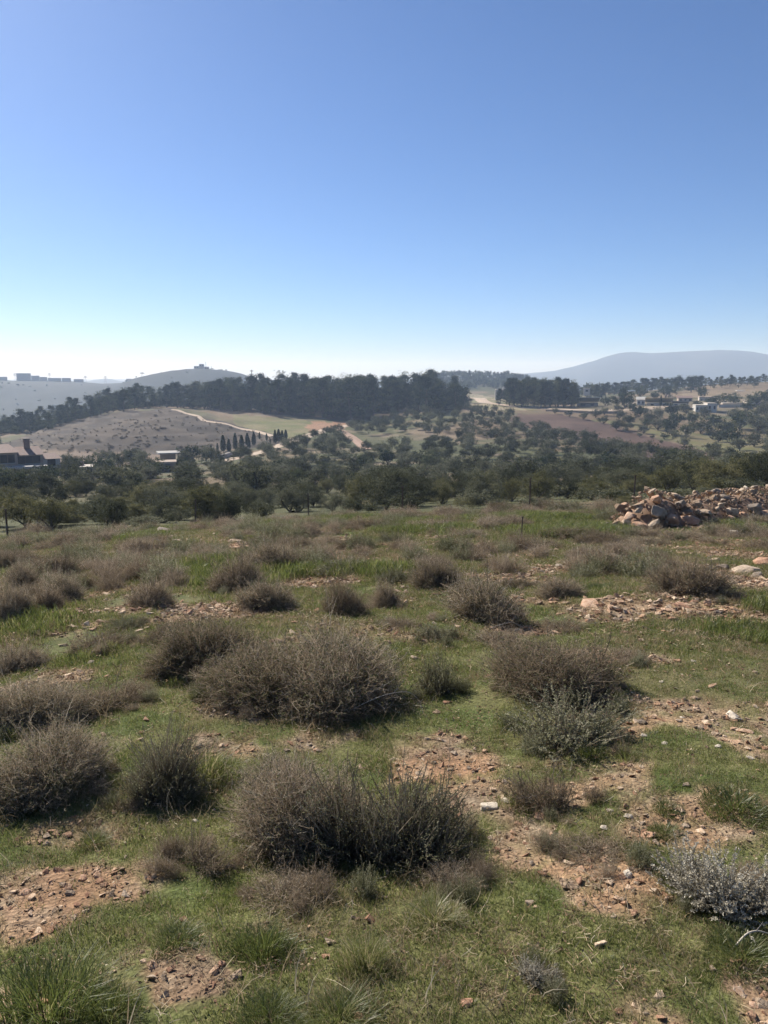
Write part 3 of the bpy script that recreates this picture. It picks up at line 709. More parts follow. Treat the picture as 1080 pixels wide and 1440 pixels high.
# ------------------------------------------------------------------ buildings
M_PALE = solid_mat('pale_render', (.40, .35, .29), (.50, .45, .38), 1.2, .9, .1)
M_WHITE = solid_mat('white_render', (.40, .38, .345), (.50, .48, .44), 1.2, .85, .1)
M_STONEW = solid_mat('dressed_stone', (.29, .225, .17), (.39, .31, .245), 1.5, .9, .25)
M_TILE = solid_mat('clay_tile', (.165, .11, .092), (.23, .16, .13), 3, .85, .3)
M_SHEET = solid_mat('metal_sheet', (.46, .45, .43), (.58, .57, .55), .8, .5, .1)
M_YELL = solid_mat('straw_sheet', (.55, .45, .27), (.66, .56, .36), .8, .8, .1)
M_GLASS = solid_mat('dark_pane', (.02, .025, .03), (.035, .04, .045), 1, .15, 0)
M_CONC = solid_mat('grey_concrete', (.30, .29, .27), (.42, .40, .37), 1.2, .95, .3)
M_STEEL = solid_mat('rusty_steel', (.06, .045, .035), (.11, .08, .06), 8, .7, .2)
M_DARKW = solid_mat('dark_wall', (.12, .10, .09), (.18, .15, .13), 1.5, .9, .2)
def span(u0, u1, v0, v1, r, uc, vb):       # picture span -> metres about a house's base point at range r
    s = r/F; return (u0-uc)*s, (u1-uc)*s, (vb-v1)*s, (vb-v0)*s
class House:
    def __init__(s, name, label, uc, vb, r=None, cat='house', group=None, turn=0.0):
        x, y, z, rr = hit(uc, vb, 60, 2400) if r is None else (*at(uc, r, vb), r)
        s.r, s.uc, s.vb = rr, uc, vb
        s.z0 = top_z(uc, vb, rr)-z if r is not None else 0.0
        s.o = thing(name, label, cat, (x, y, z), -math.atan2(x, y)+turn, group=group)
    def sp(s, u0, u1, v0, v1):
        a = span(u0, u1, v0, v1, s.r, s.uc, s.vb); return a[0], a[1], a[2]+s.z0, a[3]+s.z0
    def wall(s, u0, u1, v0, v1, y0, d, mat, down=1.2):
        x0, x1, z0, z1 = s.sp(u0, u1, v0, v1)
        return part('wall', G().box(x0, x1, y0, y0+d, z0-down, z1).mesh('wall', mat), s.o)
    def slab(s, u0, u1, v0, v1, y0, d, mat, name='roof', over=.3):
        x0, x1, z0, z1 = s.sp(u0, u1, v0, v1)
        return part(name, G().box(x0-over, x1+over, y0-over, y0+d+over, z0+.003, z1).mesh(name, mat), s.o)
    def gable(s, u0, u1, v0, v1, y0, d, mat, over=.4, along='x', hip=0.0):
        x0, x1, z0, z1 = s.sp(u0, u1, v0, v1); x0 -= over; x1 += over; a = y0-over; b = y0+d+over; z0 += .004
        if along == 'x':
            m = (a+b)/2; h = hip*(x1-x0)
            v = [(x0, a, z0), (x1, a, z0), (x1, b, z0), (x0, b, z0), (x0+h, m, z1), (x1-h, m, z1)]
            q = [(0, 1, 5, 4), (2, 3, 4, 5), (3, 2, 1, 0)]; t = [(1, 2, 5), (3, 0, 4)]
        else:
            m = (x0+x1)/2; h = hip*(b-a)
            v = [(x0, a, z0), (x1, a, z0), (x1, b, z0), (x0, b, z0), (m, a+h, z1), (m, b-h, z1)]
            q = [(1, 2, 5, 4), (3, 0, 4, 5), (3, 2, 1, 0)]; t = [(0, 1, 4), (2, 3, 5)]
        return part('roof', G().add(v, q=q, t=t).mesh('roof', mat), s.o)
    def lean(s, u0, u1, v0, v1, y0, d, mat):                  # single slope, low edge in front
        x0, x1, z0, z1 = s.sp(u0, u1, v0, v1); x0 -= .4; x1 += .4; a = y0-.5; b = y0+d
        v = [(x0, a, z0), (x1, a, z0), (x1, b, z1), (x0, b, z1)]; v += [(p[0], p[1], p[2]+.15) for p in v]
        return part('roof', G().add(v, q=[(3, 2, 1, 0), (4, 5, 6, 7), (0, 1, 5, 4), (1, 2, 6, 5), (2, 3, 7, 6), (3, 0, 4, 7)]).mesh('roof', mat), s.o)
    def win(s, uc, vc, wm, hm, y0, name='window'):
        x, _, z, _ = s.sp(uc, uc, vc, vc)
        w_ = part(name, G().box(x-wm/2, x+wm/2, y0-.05, y0+.05, z-hm/2, z+hm/2).mesh(name, M_GLASS), s.o)
        if name == 'window': part('sill', G().box(x-wm/2-.1, x+wm/2+.1, y0-.16, y0-.052, z-hm/2-.1, z-hm/2-.003).mesh('sill', M_CONC), w_)
        return w_
    def post(s, u, v0, v1, y, mat, w_=.12, name='post'):
        x, _, z0, z1 = s.sp(u, u, v0, v1)
        return part(name, G().box(x-w_, x+w_, y-w_, y+w_, z0-.8, z1).mesh(name, mat), s.o)
# villa at the left edge
h = House('villa', 'stone villa with red tiled roofs and a dark chimney below the knoll', 38, 668, 140, 'villa', turn=.12)
h.wall(-14, 28, 638, 668, 0, 8, M_STONEW); h.gable(-14, 28, 629.5, 638, 0, 8, M_TILE, hip=.18)
h.wall(28.5, 60, 643, 668, 1.2, 7, M_STONEW); h.gable(28.5, 60, 634, 643, 1.2, 7, M_TILE, .3, 'x', .1)
h.slab(-10, 61, 655, 657.5, -2.6, 2.5, M_CONC, 'balcony', 0)
h.wall(18, 46, 664, 672, -4.5, 3.2, M_PALE); h.slab(18, 46, 661.5, 664, -4.5, 3.2, M_WHITE, 'porch_roof')
c = h.wall(40.5, 47.5, 625, 640, 3.5, 1.0, M_TILE, 0); c.name = 'chimney'
h.slab(40, 48, 623, 625, 3.4, 1.1, M_DARKW, 'chimney_cap', 0)
h.wall(61, 82, 650, 662, 2, 5, M_PALE); h.gable(61, 82, 644.5, 650, 2, 5, M_TILE, .3, 'x', .2)
for u in (3, 12, 21): h.win(u, 646, 1.0, 1.3, 0)
for u in (34, 43, 52): h.win(u, 649.5, 1.1, 1.2, 1.2)
h.win(31, 668, .9, 1.2, -4.5); h.win(71, 655, 1.2, 1.1, 2); h.win(8, 662, 1.0, 2.0, 0, 'door')
h = House('small_house', 'tiny house with a pale flat roof and reddish wall beside the villa', 121, 666, None, turn=-.1)
h.wall(112, 131, 659, 666, 0, 4, M_STONEW); h.slab(111, 132, 656.8, 659, 0, 4, M_PALE, over=.1)
h.gable(112, 117, 651, 656.8, 1.2, 2, M_TILE, 0); h.win(118, 662, .7, .7, 0); h.win(126, 663, .8, 1.2, 0, 'door')
h = House('open_shed', 'open shed with a thin white flat roof on posts below the knoll', 238, 655, None, 'shed', turn=.1)
h.slab(226, 252, 637.2, 638.8, 0, 4.5, M_CONC); h.wall(230, 249, 641, 655, 2.8, .25, M_STONEW)
for u in (227.5, 239, 250.5): h.post(u, 638.8, 655, .2, M_STONEW)
h = House('low_shed', 'low dark shed with a flat roof in front of the open shed', 231, 664, None, 'shed')
h.wall(216, 246, 652, 664, 0, 4, M_DARKW); h.slab(215, 247, 650, 652, 0, 4, M_STONEW, over=.1)
h.win(222, 658, .9, .8, 0); h.win(236, 659, 1, 1.6, 0, 'door')
# village
def simple(name, label, uc, vb, walls, r=None, cat='house'):
    h = House(name, label, uc, vb, r, cat, None, rng.normal()*.12)
    for (u0, u1, v0, v1, roof, wm, rm, d, wins) in walls:
        h.wall(u0, u1, v0, v1, 0 if len(walls) == 1 else rng.random()*1.5, d, wm)
        y0 = h.o.children[-1].data.vertices[0].co.y
        vr = v0-(v1-v0)*.42
        if roof == 'flat':
            h.slab(u0, u1, v0-.9, v0, y0, d, rm, over=.05)
        elif roof == 'gable': h.gable(u0, u1, vr, v0, y0, d, rm)
        elif roof == 'lean': h.lean(u0, u1, v0, vr, y0, d, rm)
        for k in range(wins):
            u = u0+(u1-u0)*(k+.5)/wins
            h.win(u, v0+(v1-v0)*.45, min((u1-u0)*h.r/F/wins*.4, 1.5), (v1-v0)*h.r/F*.38, y0, 'window' if k != 1 else 'door')
    return h
h = House('barn', 'long barn with a pale metal roof beside the dark pine clump', 828, 574, 352, 'barn', turn=.05)
h.wall(813, 840, 567, 574, 0, 8, M_DARKW); h.lean(812, 841, 566.5, 560, 0, 8, M_SHEET); h.win(820, 570.5, 2.0, 1.6, 0, 'door'); h.win(832, 570, 1.2, .8, 0)
simple('small_house', 'tiny white hut peeping out above the barn', 825, 553, [(821, 829, 547, 553, 'flat', M_WHITE, M_PALE, 4, 1)], 430)
simple('small_house', 'small white rounded hut right of the garden trees', 901, 571, [(896, 906, 562.5, 571, 'gable', M_WHITE, M_WHITE, 5, 2)], 355)
h = House('long_shed', 'long shed with a straw yellow sloping roof in the village', 926, 571, 352, 'shed')
h.wall(911, 942, 567.5, 571, 0, 9, M_PALE); h.lean(910, 943, 567.2, 560.5, 0, 9, M_YELL); h.win(918, 569.3, 1.2, .7, 0); h.win(934, 569.5, 1.4, .9, 0, 'door')
simple('shed', 'low shed with a pale sloping sheet roof beside the yellow one', 956, 572, [(946, 966, 567, 572, 'lean', M_PALE, M_SHEET, 6, 2)], 350, 'shed')
simple('white_house', 'white flat roofed house with dark windows nearest the olive slope', 992, 580, [(980, 994, 571.5, 580, 'flat', M_WHITE, M_PALE, 7, 3), (994.3, 1006, 569, 580, 'flat', M_WHITE, M_PALE, 8, 2)])
simple('stone_house', 'two storey pale house standing behind the white house', 992, 570, [(984, 1001, 560, 570, 'flat', M_PALE, M_STONEW, 7, 3)], 400)
simple('stone_house', 'pale hillside house alone on the brown skyline field', 1036, 558, [(1027, 1036, 552.5, 558, 'flat', M_WHITE, M_PALE, 7, 2), (1036.3, 1046, 551, 558, 'flat', M_PALE, M_WHITE, 7, 2)], 470)
simple('stone_house', 'low stone house with a red gabled roof behind the sheds', 962, 566, [(955, 972, 560, 566, 'gable', M_STONEW, M_TILE, 7, 3)], 395)
simple('stone_house', 'long low stone house at the right end of the village', 1030, 575, [(1018, 1043, 568.5, 575, 'flat', M_STONEW, M_PALE, 6, 4)], 372)
simple('stone_house', 'small pale house half hidden behind the last village trees', 1062, 573, [(1052, 1074, 566, 573, 'flat', M_PALE, M_STONEW, 6, 3)], 385)
h = House('water_tower', 'white cylindrical water tower at the left end of the pine clump', 698, 559, 395, 'tower')
x0, x1, z0, z1 = h.sp(695.8, 700.6, 548.5, 559); rad = (x1-x0)/2
part('tank', G().tube([((x0+x1)/2, 0, z0-1), ((x0+x1)/2, 0, z1)], rad, 18).mesh('tank', M_WHITE, False), h.o)
part('lid', G().tube([((x0+x1)/2, 0, z1+.003), ((x0+x1)/2, 0, z1+.35)], [rad*1.08, rad*.5], 18).mesh('lid', M_PALE), h.o)
h = House('rooftop_hut', 'small hut with a round white roof tank beside the water tower', 709, 557, 395, 'hut')
h.wall(704, 714, 549, 557, 0, 5, M_DARKW); h.slab(703.5, 714.5, 548, 549, 0, 5, M_STONEW, over=.05)
x0, x1, z0, z1 = h.sp(706.5, 710.5, 544, 548)
part('roof_tank', G().tube([((x0+x1)/2, 2, z0+.003), ((x0+x1)/2, 2, (z0+z1)/2), ((x0+x1)/2, 2, z1)], [.7, .72, .35], 14).mesh('roof_tank', M_WHITE), h.o); h.win(709, 553, 1, 1, 0)
# far left ridge and hilltop
def block(label, uc, vb, r, spans):
    h = House('apartment_building', label, uc, vb, r, 'building')
    for u0, u1, v0, v1 in spans:
        y0 = rng.random()*3; h.wall(u0, u1, v0, v1, y0, 14, M_STONEW, 8); h.slab(u0, u1, v0-.35, v0, y0, 14, M_PALE, 'roof', .1)
block('tall stepped building block highest on the hazy left ridge', 44, 537, 1288, [(27, 44, 526.5, 538), (44.3, 54, 529.5, 538), (54.3, 63, 531.2, 538)])
block('hazy flat block standing apart from the stepped one on the ridge', 2, 537, 1290, [(-8, 9, 531, 538)])
block('wide low block beside the stepped one on the far ridge', 77, 538, 1285, [(69, 85, 532.4, 539)])
block('small hazy block between two wider ones on the far ridge', 93, 538, 1282, [(88, 99, 532.4, 539)])
block('dark hazy block at the right end of the far ridge row', 111, 540, 1278, [(105, 117, 534, 541)])
block('tiny pale building where the ridge meets the round hill', 181, 540, 1240, [(178, 186, 533.5, 541)])
h = House('hilltop_building', 'hazy stepped building crowning the round hill', 283, 519, 1057, 'building')
for u0, u1, v0 in [(273.5, 280, 515.3), (280.2, 287, 512.6), (287.2, 293.5, 516.2)]:
    h.wall(u0, u1, v0, 520.5, 0, 12, M_STONEW, 6); h.slab(u0, u1, v0-.35, v0, 0, 12, M_PALE, 'roof', .1)
    for k in range(2): h.win(u0+(u1-u0)*(k+.5)/2, v0+1.6, 1.6, 1.6, 0)
def mast(label, u, r, vt, kind, w0):
    x, y, z = at(u, r, 530); hh = top_z(u, vt, r)-z
    t = thing(kind, label, 'mast', (x, y, z), -math.atan2(x, y))
    for sx in (-1, 1):
        for sy in (-1, 1):
            part('leg', G().tube([(sx*w0, sy*w0, -1), (sx*w0*.12, sy*w0*.12, hh)], .12*w0**.5, 4).mesh('leg', M_STEEL), t)
    if kind == 'power_pylon':
        for k, f in enumerate((.72, .84, .95)):
            part('cross_arm', G().box(-w0*(2.2-.4*k), w0*(2.2-.4*k), -.15, .15, hh*f, hh*f+.35).mesh('cross_arm', M_STEEL), t)
for u, r, vt, lb in [(21, 1298, 525, 'thin hazy pylon left of the stepped block on the ridge'), (69.5, 1295, 524.5, 'thin hazy pylon right of the stepped block on the ridge'), (120, 1290, 528.5, 'hazy pylon right of the ridge buildings'),
                     (148, 1280, 529, 'hazy pylon in the low saddle of the ridge'), (200, 1065, 524, 'hazy pylon on the left flank of the round hill'), (354, 470, 520, 'faint pylon rising out of the pine wood')]:
    mast(lb, u, r, vt, 'power_pylon', 1.3 if r > 1000 else .7)
mast('slim aerial mast beside the hilltop building', 290, 1060, 508.5, 'radio_mast', .9)
mast('short pole on the right flank of the round hill', 297.5, 1060, 514.5, 'radio_mast', .5)

# wall beside the dirt road
def strip_wall(name, pix, hgt, thick, mat, label):
    P = np.array([hit(u, v, 100, 500)[:2] for u, v in pix]); t = np.concatenate([[0], np.cumsum(np.linalg.norm(np.diff(P, axis=0), axis=1))])
    o = thing(name, label, 'wall', (P[0][0], P[0][1], float(H(*P[0]))))
    n = max(int(t[-1]/5), 2); s = np.linspace(0, t[-1], n+1); Q = np.stack([np.interp(s, t, P[:, 0]), np.interp(s, t, P[:, 1])], 1); Z = H(Q[:, 0], Q[:, 1]); b = np.array(o.location)
    for i in range(n):
        d = unit(Q[i+1]-Q[i]); nn = np.array([-d[1], d[0]])*thick/2
        q0 = Q[i]+d*.02; q1 = Q[i+1]-d*.02
        v = []
        for zz in (-.6, hgt):
            for q, z in ((q0-nn, Z[i]), (q1-nn, Z[i+1]), (q1+nn, Z[i+1]), (q0+nn, Z[i])): v.append((q[0]-b[0], q[1]-b[1], z+zz-b[2]))
        part('panel', G().add(v, q=[(3, 2, 1, 0), (4, 5, 6, 7), (0, 1, 5, 4), (1, 2, 6, 5), (2, 3, 7, 6), (3, 0, 4, 7)]).mesh('panel', mat), o)
strip_wall('roadside_wall', [(297, 649), (312, 646), (330, 641), (350, 635)], 1.1, .4, M_CONC, 'low grey concrete wall along the dirt road under the cypresses')
strip_wall('field_wall', [(1010, 573), (1035, 572.6), (1060, 572), (1100, 571)], 1.2, .5, M_PALE, 'pale retaining wall along the slope right of the village')
strip_wall('field_wall', [(768, 578.5), (800, 580), (835, 581.5), (870, 581)], .7, .8, M_STONEW, 'low dry stone terrace wall between the village road and ploughed field')
print('houses', round(time.time()-T0, 1))

# ------------------------------------------------------------------ stones
def rock_mesh(seed, n=16, flat=.6, mat=None, name='stone'):
    r_ = np.random.default_rng(seed); p = unit(r_.normal(size=(n, 3)))*(.75+.3*r_.random((n, 1))); p = np.sign(p)*np.abs(p)**.8
    p *= np.array([.5, .4*(.8+.4*r_.random()), .5*flat])
    bm = bmesh.new()
    for q in p: bm.verts.new(q)
    ret = bmesh.ops.convex_hull(bm, input=bm.verts[:])
    bmesh.ops.delete(bm, geom=[e for e in bm.verts if not e.link_faces], context='VERTS')
    bmesh.ops.dissolve_limit(bm, angle_limit=.16, verts=bm.verts[:], edges=bm.edges[:])
    bmesh.ops.bevel(bm, geom=bm.edges[:], offset=.06, segments=1, affect='EDGES', clamp_overlap=True)
    me = bpy.data.meshes.new(name); bm.to_mesh(me); bm.free()
    if mat: me.materials.append(mat)
    return me
M_LIME = solid_mat('limestone', (.22, .15, .095), (.37, .265, .175), 5, .92, .7, .5, (.50, .39, .28), 9, .06)
M_ORANGE = solid_mat('orange_stone', (.30, .16, .095), (.42, .25, .16), 4, .92, .5, .2, (.54, .40, .28), 8, .04)
M_GREY = solid_mat('grey_stone', (.16, .125, .095), (.26, .21, .16), 5, .92, .6, .3, (.37, .30, .23), 8, .04)
M_CHALK = solid_mat('white_stone', (.46, .39, .30), (.64, .56, .45), 5, .92, .4, .15, None, 8, .03)
M_REDR = solid_mat('red_pebble', (.26, .14, .085), (.40, .25, .155), 6, .95, .4, .6, (.56, .43, .30))
M_EARTH = solid_mat('rubble_earth', (.20, .125, .08), (.30, .20, .135), 3, .95, .5)
ROCK = {k: [rock_mesh(300+i*7+j*31, 20+5*(i % 3), (.55, .7, .45, .8, .62)[i % 5], m) for i in range(6)] for j, (k, m) in enumerate({'lime': M_LIME, 'orange': M_ORANGE, 'grey': M_GREY, 'chalk': M_CHALK}.items())}
def rot_any(t=.5): return (rng.normal()*t, rng.normal()*t, rng.random()*6.28)
# the rubble heap at the right: a ridge of tumbled stones
A = np.array(hit(893, 744)[:2]); B = np.array(hit(1150, 722)[:2]); AX = unit(B-A); LEN = float(np.linalg.norm(B-A)); NX = np.array([-AX[1], AX[0]])
def mound(t, w_):                          # t metres along, w_ metres across
    hgt = np.interp(t, [-.7, -.2, .5, 1.3, 2.2, 3.4, LEN*.8, LEN+1], [0, .45, .92, .82, .62, .75, 1.0, .9])
    wid = np.interp(t, [-.7, .2, 1.5, 3, LEN], [.5, .95, 1.0, 1.3, 1.7])
    q = np.clip(1-(np.abs(w_)/wid)**1.6, 0, 1); return hgt*q
heap = thing('rubble_heap', 'long heap of tumbled limestone rubble at the edge of the slope', 'stone heap', (A[0], A[1], float(H(*A))), math.atan2(AX[1], AX[0]))
def heap_xyz(t, w_):
    p = A+AX*t+NX*w_; return t, w_, float(H(*p))-heap.location.z+float(mound(t, w_))
ts = np.linspace(-.9, LEN+1, 60); ws = np.linspace(-1.8, 1.8, 25)
gv = np.array([[heap_xyz(t, q) for q in ws] for t in ts]); gv[..., 2] -= .10+.12*fbm(gv[..., 0]*3, gv[..., 1]*3, 4, 2)
i = np.arange(59)[:, None]*25; j = np.arange(24)[None, :]
part('earth_core', mesh_np('earth_core', gv.reshape(-1, 3), np.stack([i+j, i+25+j, i+26+j, i+j+1], -1).reshape(-1, 4), M_EARTH, smooth=True), heap)
for k in range(430):
    t = -.8+(LEN+1.5)*rng.random(); w_ = rng.normal()*.62-.15
    m_ = float(mound(t, w_))
    if len(heap.children) > 270: break
    if m_ < .05 and rng.random() < .75: continue
    s = .08+.22*rng.random()**2.4
    if t < 1.6: s *= 1.2
    x, y, z = heap_xyz(t, w_)
    kind = rng.choice(['lime', 'lime', 'lime', 'orange', 'grey', 'chalk'], p=[.3, .2, .15, .09, .2, .06])
    part('stone', ROCK[kind][rng.integers(6)], heap, (x, y, z-.02+.06*rng.random()), rot_any(.45), (s*(1+.5*rng.random()), s, s*(.8+.4*rng.random())))
def heap_at(u, v, wpx, kind, idx, flat=1.0, label=None, rot=None, lift=0.0):
    # a stone of the heap's near face, found where its ray meets the heap
    d = ray(u, v); hh = math.hypot(d[0], d[1]); best = None
    for rr_ in np.arange(13, 30, .04):
        p = np.array([d[0], d[1]])/hh*rr_; zz = EYE+d[2]/hh*rr_; q = p-A; t = float(q@AX); w_ = float(q@NX)
        if float(H(*p))+float(mound(t, w_)) >= zz: best = (t, w_, rr_); break
    if not best: return
    t, w_, rr_ = best; x, y, z = heap_xyz(t, w_); s = wpx/F*rr_*.76
    o = part('stone', ROCK[kind][idx], heap, (x, y, z+lift), rot or rot_any(.25), (s, s*.8, s*flat))
    if label: o['label'] = label
heap_at(968, 733, 44, 'orange', 0, .95, 'big rounded orange stone at the foot of the heap'); heap_at(926, 722, 48, 'grey', 1, .75, 'grey angular slab in the heap'); heap_at(918, 740, 40, 'lime', 2, .8)
heap_at(880, 738, 34, 'lime', 3, .9); heap_at(900, 741, 34, 'orange', 4, .7); heap_at(923, 703, 36, 'orange', 5, .9); heap_at(896, 712, 30, 'lime', 0, .9); heap_at(885, 726, 30, 'orange', 2, .8)
heap_at(945, 735, 30, 'orange', 3, 1.2); heap_at(1065, 682, 26, 'lime', 1, .95, 'pale boulder on top of the heap', lift=.08); heap_at(1078, 725, 40, 'orange', 0, .9); heap_at(1060, 714, 34, 'grey', 3, .8); heap_at(1030, 720, 36, 'lime', 4, .8)
heap_at(960, 712, 36, 'lime', 5, .7); heap_at(990, 722, 34, 'lime', 1, .6); heap_at(1020, 700, 30, 'grey', 2, .7); heap_at(905, 752, 30, 'lime', 4, .6)
rb = G()
for k in range(1800):
    t = -1.2+(LEN+2)*rng.random(); w_ = rng.normal()*.85-.3; x, y, z = heap_xyz(t, w_); s = .04+.09*rng.random()
    c = unit(rng.normal(size=(6, 3)))*s*(.4+.3*rng.random((6, 1))); 
    v = np.array([[1, 0, 0], [-1, 0, 0], [0, 1, 0], [0, -1, 0], [0, 0, .7], [0, 0, -.7]])*s*.5*(.6+.8*rng.random((6, 1)))
    m = np.array(Euler(rot_any(1)).to_matrix()); v = v@m.T
    rb.add(v+np.array([x, y, z+.01]), t=[(0, 2, 4), (2, 1, 4), (1, 3, 4), (3, 0, 4), (2, 0, 5), (1, 2, 5), (3, 1, 5), (0, 3, 5)])
tag(part('small_rubble', rb.mesh('small_rubble', M_LIME), heap), kind='stuff')

# loose stones lying about: column, row of the base, width in pixels, kind, flatness, label or None
STONES = [(1032,1010,26,'chalk',.75,'pale angular stone beside a flat one on the stony turf'),(1048,1030,24,'orange',.35,'flat pinkish stone beside the pale angular one'),(903,1018,17,'grey',.7,'dark grey stone in the grass beside the sage bush'),
 (1010,864,15,'grey',.8,'grey stone alone on the green meadow below the bare patch'),(868,856,13,'lime',.8,'small block on the pale bare patch'),(656,1413,27,'orange',.6,'tan stone alone in dark grass near the small silver plant'),
 (911,1176,26,'orange',.6,'upright tan stone beside two grass tufts'),(884,1150,15,'chalk',.5,'whitish pebble above the upright tan stone'),(858,1141,14,'chalk',.5,None),(688,1136,34,'chalk',.35,'broad whitish slab set in the bare red patch'),
 (712,1128,22,'chalk',.4,'whitish slab piece beside the broad one'),(882,1232,20,'chalk',.8,'pale round stone at the edge of the silver bush litter'),(802,1246,36,'lime',.35,'flat tan stone at the edge of dark grass and litter'),(838,1250,18,'lime',.5,None),
 (755,1334,15,'lime',.6,'small pale stone in the dark turf'),(332,1376,30,'lime',.5,'jagged grey-tan stone at the tip of the red gravel'),(905,803,24,'chalk',1.1,'upright pale rock behind the round brown thornbush'),
 (864,786,36,'lime',.5,'slanting pale slab resting over a dark bush'),(858,772,20,'grey',.9,'grey stone behind the slanting slab'),(712,734,34,'chalk',.3,'long flat white slab on the far part of the slope'),(748,725,11,'chalk',.9,'small white stone right of the long flat slab'),
 (1032,757,14,'chalk',1.7,'small white upright stone below the rubble heap'),(850,743,22,'lime',.7,None),(742,790,12,'lime',.8,None),(752,800,10,'grey',.8,None),(786,797,13,'chalk',.7,None),(1048,806,40,'lime',.6,'pale block among stones on the red soil'),
 (1018,800,22,'grey',.7,None),(1072,795,30,'orange',.6,None),(1035,815,22,'lime',.6,None),(1062,812,26,'grey',.5,None),(1005,790,18,'lime',.6,None),(690,784,14,'lime',.6,None),(545,775,14,'lime',.5,None),(275,1156,16,'chalk',.6,'whitish pebble in the grass right of the dark bushes'),
 (117,1236,16,'orange',.6,None),(36,1256,18,'orange',.5,None),(312,1356,15,'orange',.6,None),(352,770,52,'orange',.16,'broad flat tan outcrop on the slope near the fence posts'),(330,762,26,'lime',.3,None),(250,762,20,'lime',.4,None),(128,934,14,'grey',.7,'dark stone at the edge of the yellowish patch'),
 (700,888,14,'orange',.5,None),(745,893,20,'lime',.3,None),(940,858,24,'orange',.25,None),(830,850,40,'orange',.18,'broad flat slab of the pale bare patch'),(965,853,30,'orange',.2,None),(795,1396,10,'lime',.5,None),(1060,1415,16,'orange',.5,None),(1075,1400,14,'orange',.6,None),
 (540,1135,12,'grey',.7,None),(610,1075,10,'grey',.8,None),(660,1082,9,'grey',.8,None),(730,1160,16,'orange',.5,None),(780,1165,14,'lime',.5,None),(760,1150,24,'orange',.4,'reddish stone under the small dry shrub'),(690,1180,14,'lime',.6,None),(950,1235,12,'lime',.6,None),(1000,1230,10,'lime',.6,None),
 (815,1215,16,'lime',.4,None),(850,1165,18,'chalk',.35,None),(905,1035,12,'chalk',.3,None),(935,1046,12,'chalk',.3,None),(1010,1050,14,'chalk',.3,None),(960,1010,10,'chalk',.3,None),(930,960,10,'chalk',.4,None),(975,930,9,'chalk',.4,None),(1055,1066,14,'chalk',.3,None),(890,985,10,'chalk',.3,None),
 (230,748,26,'grey',.5,None),(195,745,16,'grey',.5,None),(640,742,12,'lime',.5,None),(800,745,10,'lime',.5,None),(575,760,12,'lime',.5,None),(470,782,12,'lime',.5,None),(210,770,12,'chalk',.4,None)]
for q, (u, v, wp, kd, fl, lb) in enumerate(STONES):
    x, y, z, r = hit(u, v); s = wp/F*r*1.05
    o = part('stone', ROCK[kd][q % 6], None, (x, y, z+s*fl*.13), (rng.normal()*.12, rng.normal()*.12, rng.random()*6.28), (s, s, s*fl))
    if lb: tag(o, lb, 'stone')
    else: tag(o, 'small loose stone lying on the grassy slope', 'stone', 'loose stones on the slope')
# gravel
pb = [rock_mesh(500+i, 9, .55, M_REDR if i % 3 else M_LIME, 'pebble') for i in range(6)]
def spread(n, r0, r1, pw=1.0):          # random places over the near slope, thinning with range
    r = (r0**pw+(r1**pw-r0**pw)*rng.random(n))**(1/pw); w_ = 32+43*(1-sstep(2.5, 14, r)); a = np.radians(w_*(2*rng.random(n)-1)); return r*np.sin(a), r*np.cos(a), r
x, y, r = spread(190000, 1.2, 22, .9); k, red = bare(x, y)
keep = rng.random(len(x)) < np.where(k > .3, k*.9, .03)*np.clip(r/3.5, .35, 1); x, y, r = x[keep], y[keep], r[keep]; n = len(x)
s = (.010+.058*rng.random(n)**3.2)*np.clip(r/4.5, .85, 2.0)
o = scatter('gravel', np.stack([x, y, H(x, y)+s*.1], 1), rng.random(n)*6.28, np.stack([s, s, s*.7], 1), rng.integers(0, 6, n), [raw(m) for m in pb], rng.normal(size=(n, 2))*.3)
tag(o, 'reddish gravel and stone chips over the bare soil', 'gravel'); print('gravel', n)

# dry leaf and twig litter
def flake(seed, kind):
    global rng
    keep_ = rng; rng = np.random.default_rng(seed); g = G(); n = 7
    C = np.stack([rng.normal(size=n)*.03, rng.normal(size=n)*.03, .003+.006*rng.random(n)], 1); D = unit(rng.normal(size=(n, 3))*np.array([1, 1, .25])); S = unit(np.cross(D, np.array([0, 0, 1.])+rng.normal(size=(n, 3))*.4))
    if kind: g.leaves(C, D, S, .014+.012*rng.random(n), .010, np.clip(.5+.3*rng.normal(size=n), 0, 1))
    else: g.strands(np.stack([C, C+D*.03, C+D*.055+rng.normal(size=(n, 3))*.006], 1), np.full((n, 3), .0026), S, np.clip(.5+.3*rng.normal(size=n), 0, 1))
    rng = keep_; return g.mesh('flake', M_LITTER)
M_LITTER = leaf_mat('dry_litter', [(0, (.09, .06, .04)), (.5, (.26, .18, .11)), (.8, (.42, .33, .21)), (1, (.55, .47, .34))], .15, .5)
x, y, r = spread(110000, 1.2, 16, .8); k, red = bare(x, y); n1 = fbm(x*1.7, y*1.7, 191, 3)
q = rng.random(len(x)) < (.04+.24*sstep(.5, .7, n1)+.2*k)*np.clip(r/3.5, .35, 1); x, y, r = x[q], y[q], r[q]; n = len(x)
o = scatter('leaf_litter', np.stack([x, y, H(x, y)+.004+.012*rng.random(n)], 1), rng.random(n)*6.28, (.6+.6*rng.random(n))*np.clip(r/5, .7, 1.5), rng.integers(0, 4, n), [raw(flake(800+i, i % 2)) for i in range(4)], rng.normal(size=(n, 2))*.2)
tag(o, 'dry leaf and twig litter strewn over turf and soil', 'litter'); print('litter', n)

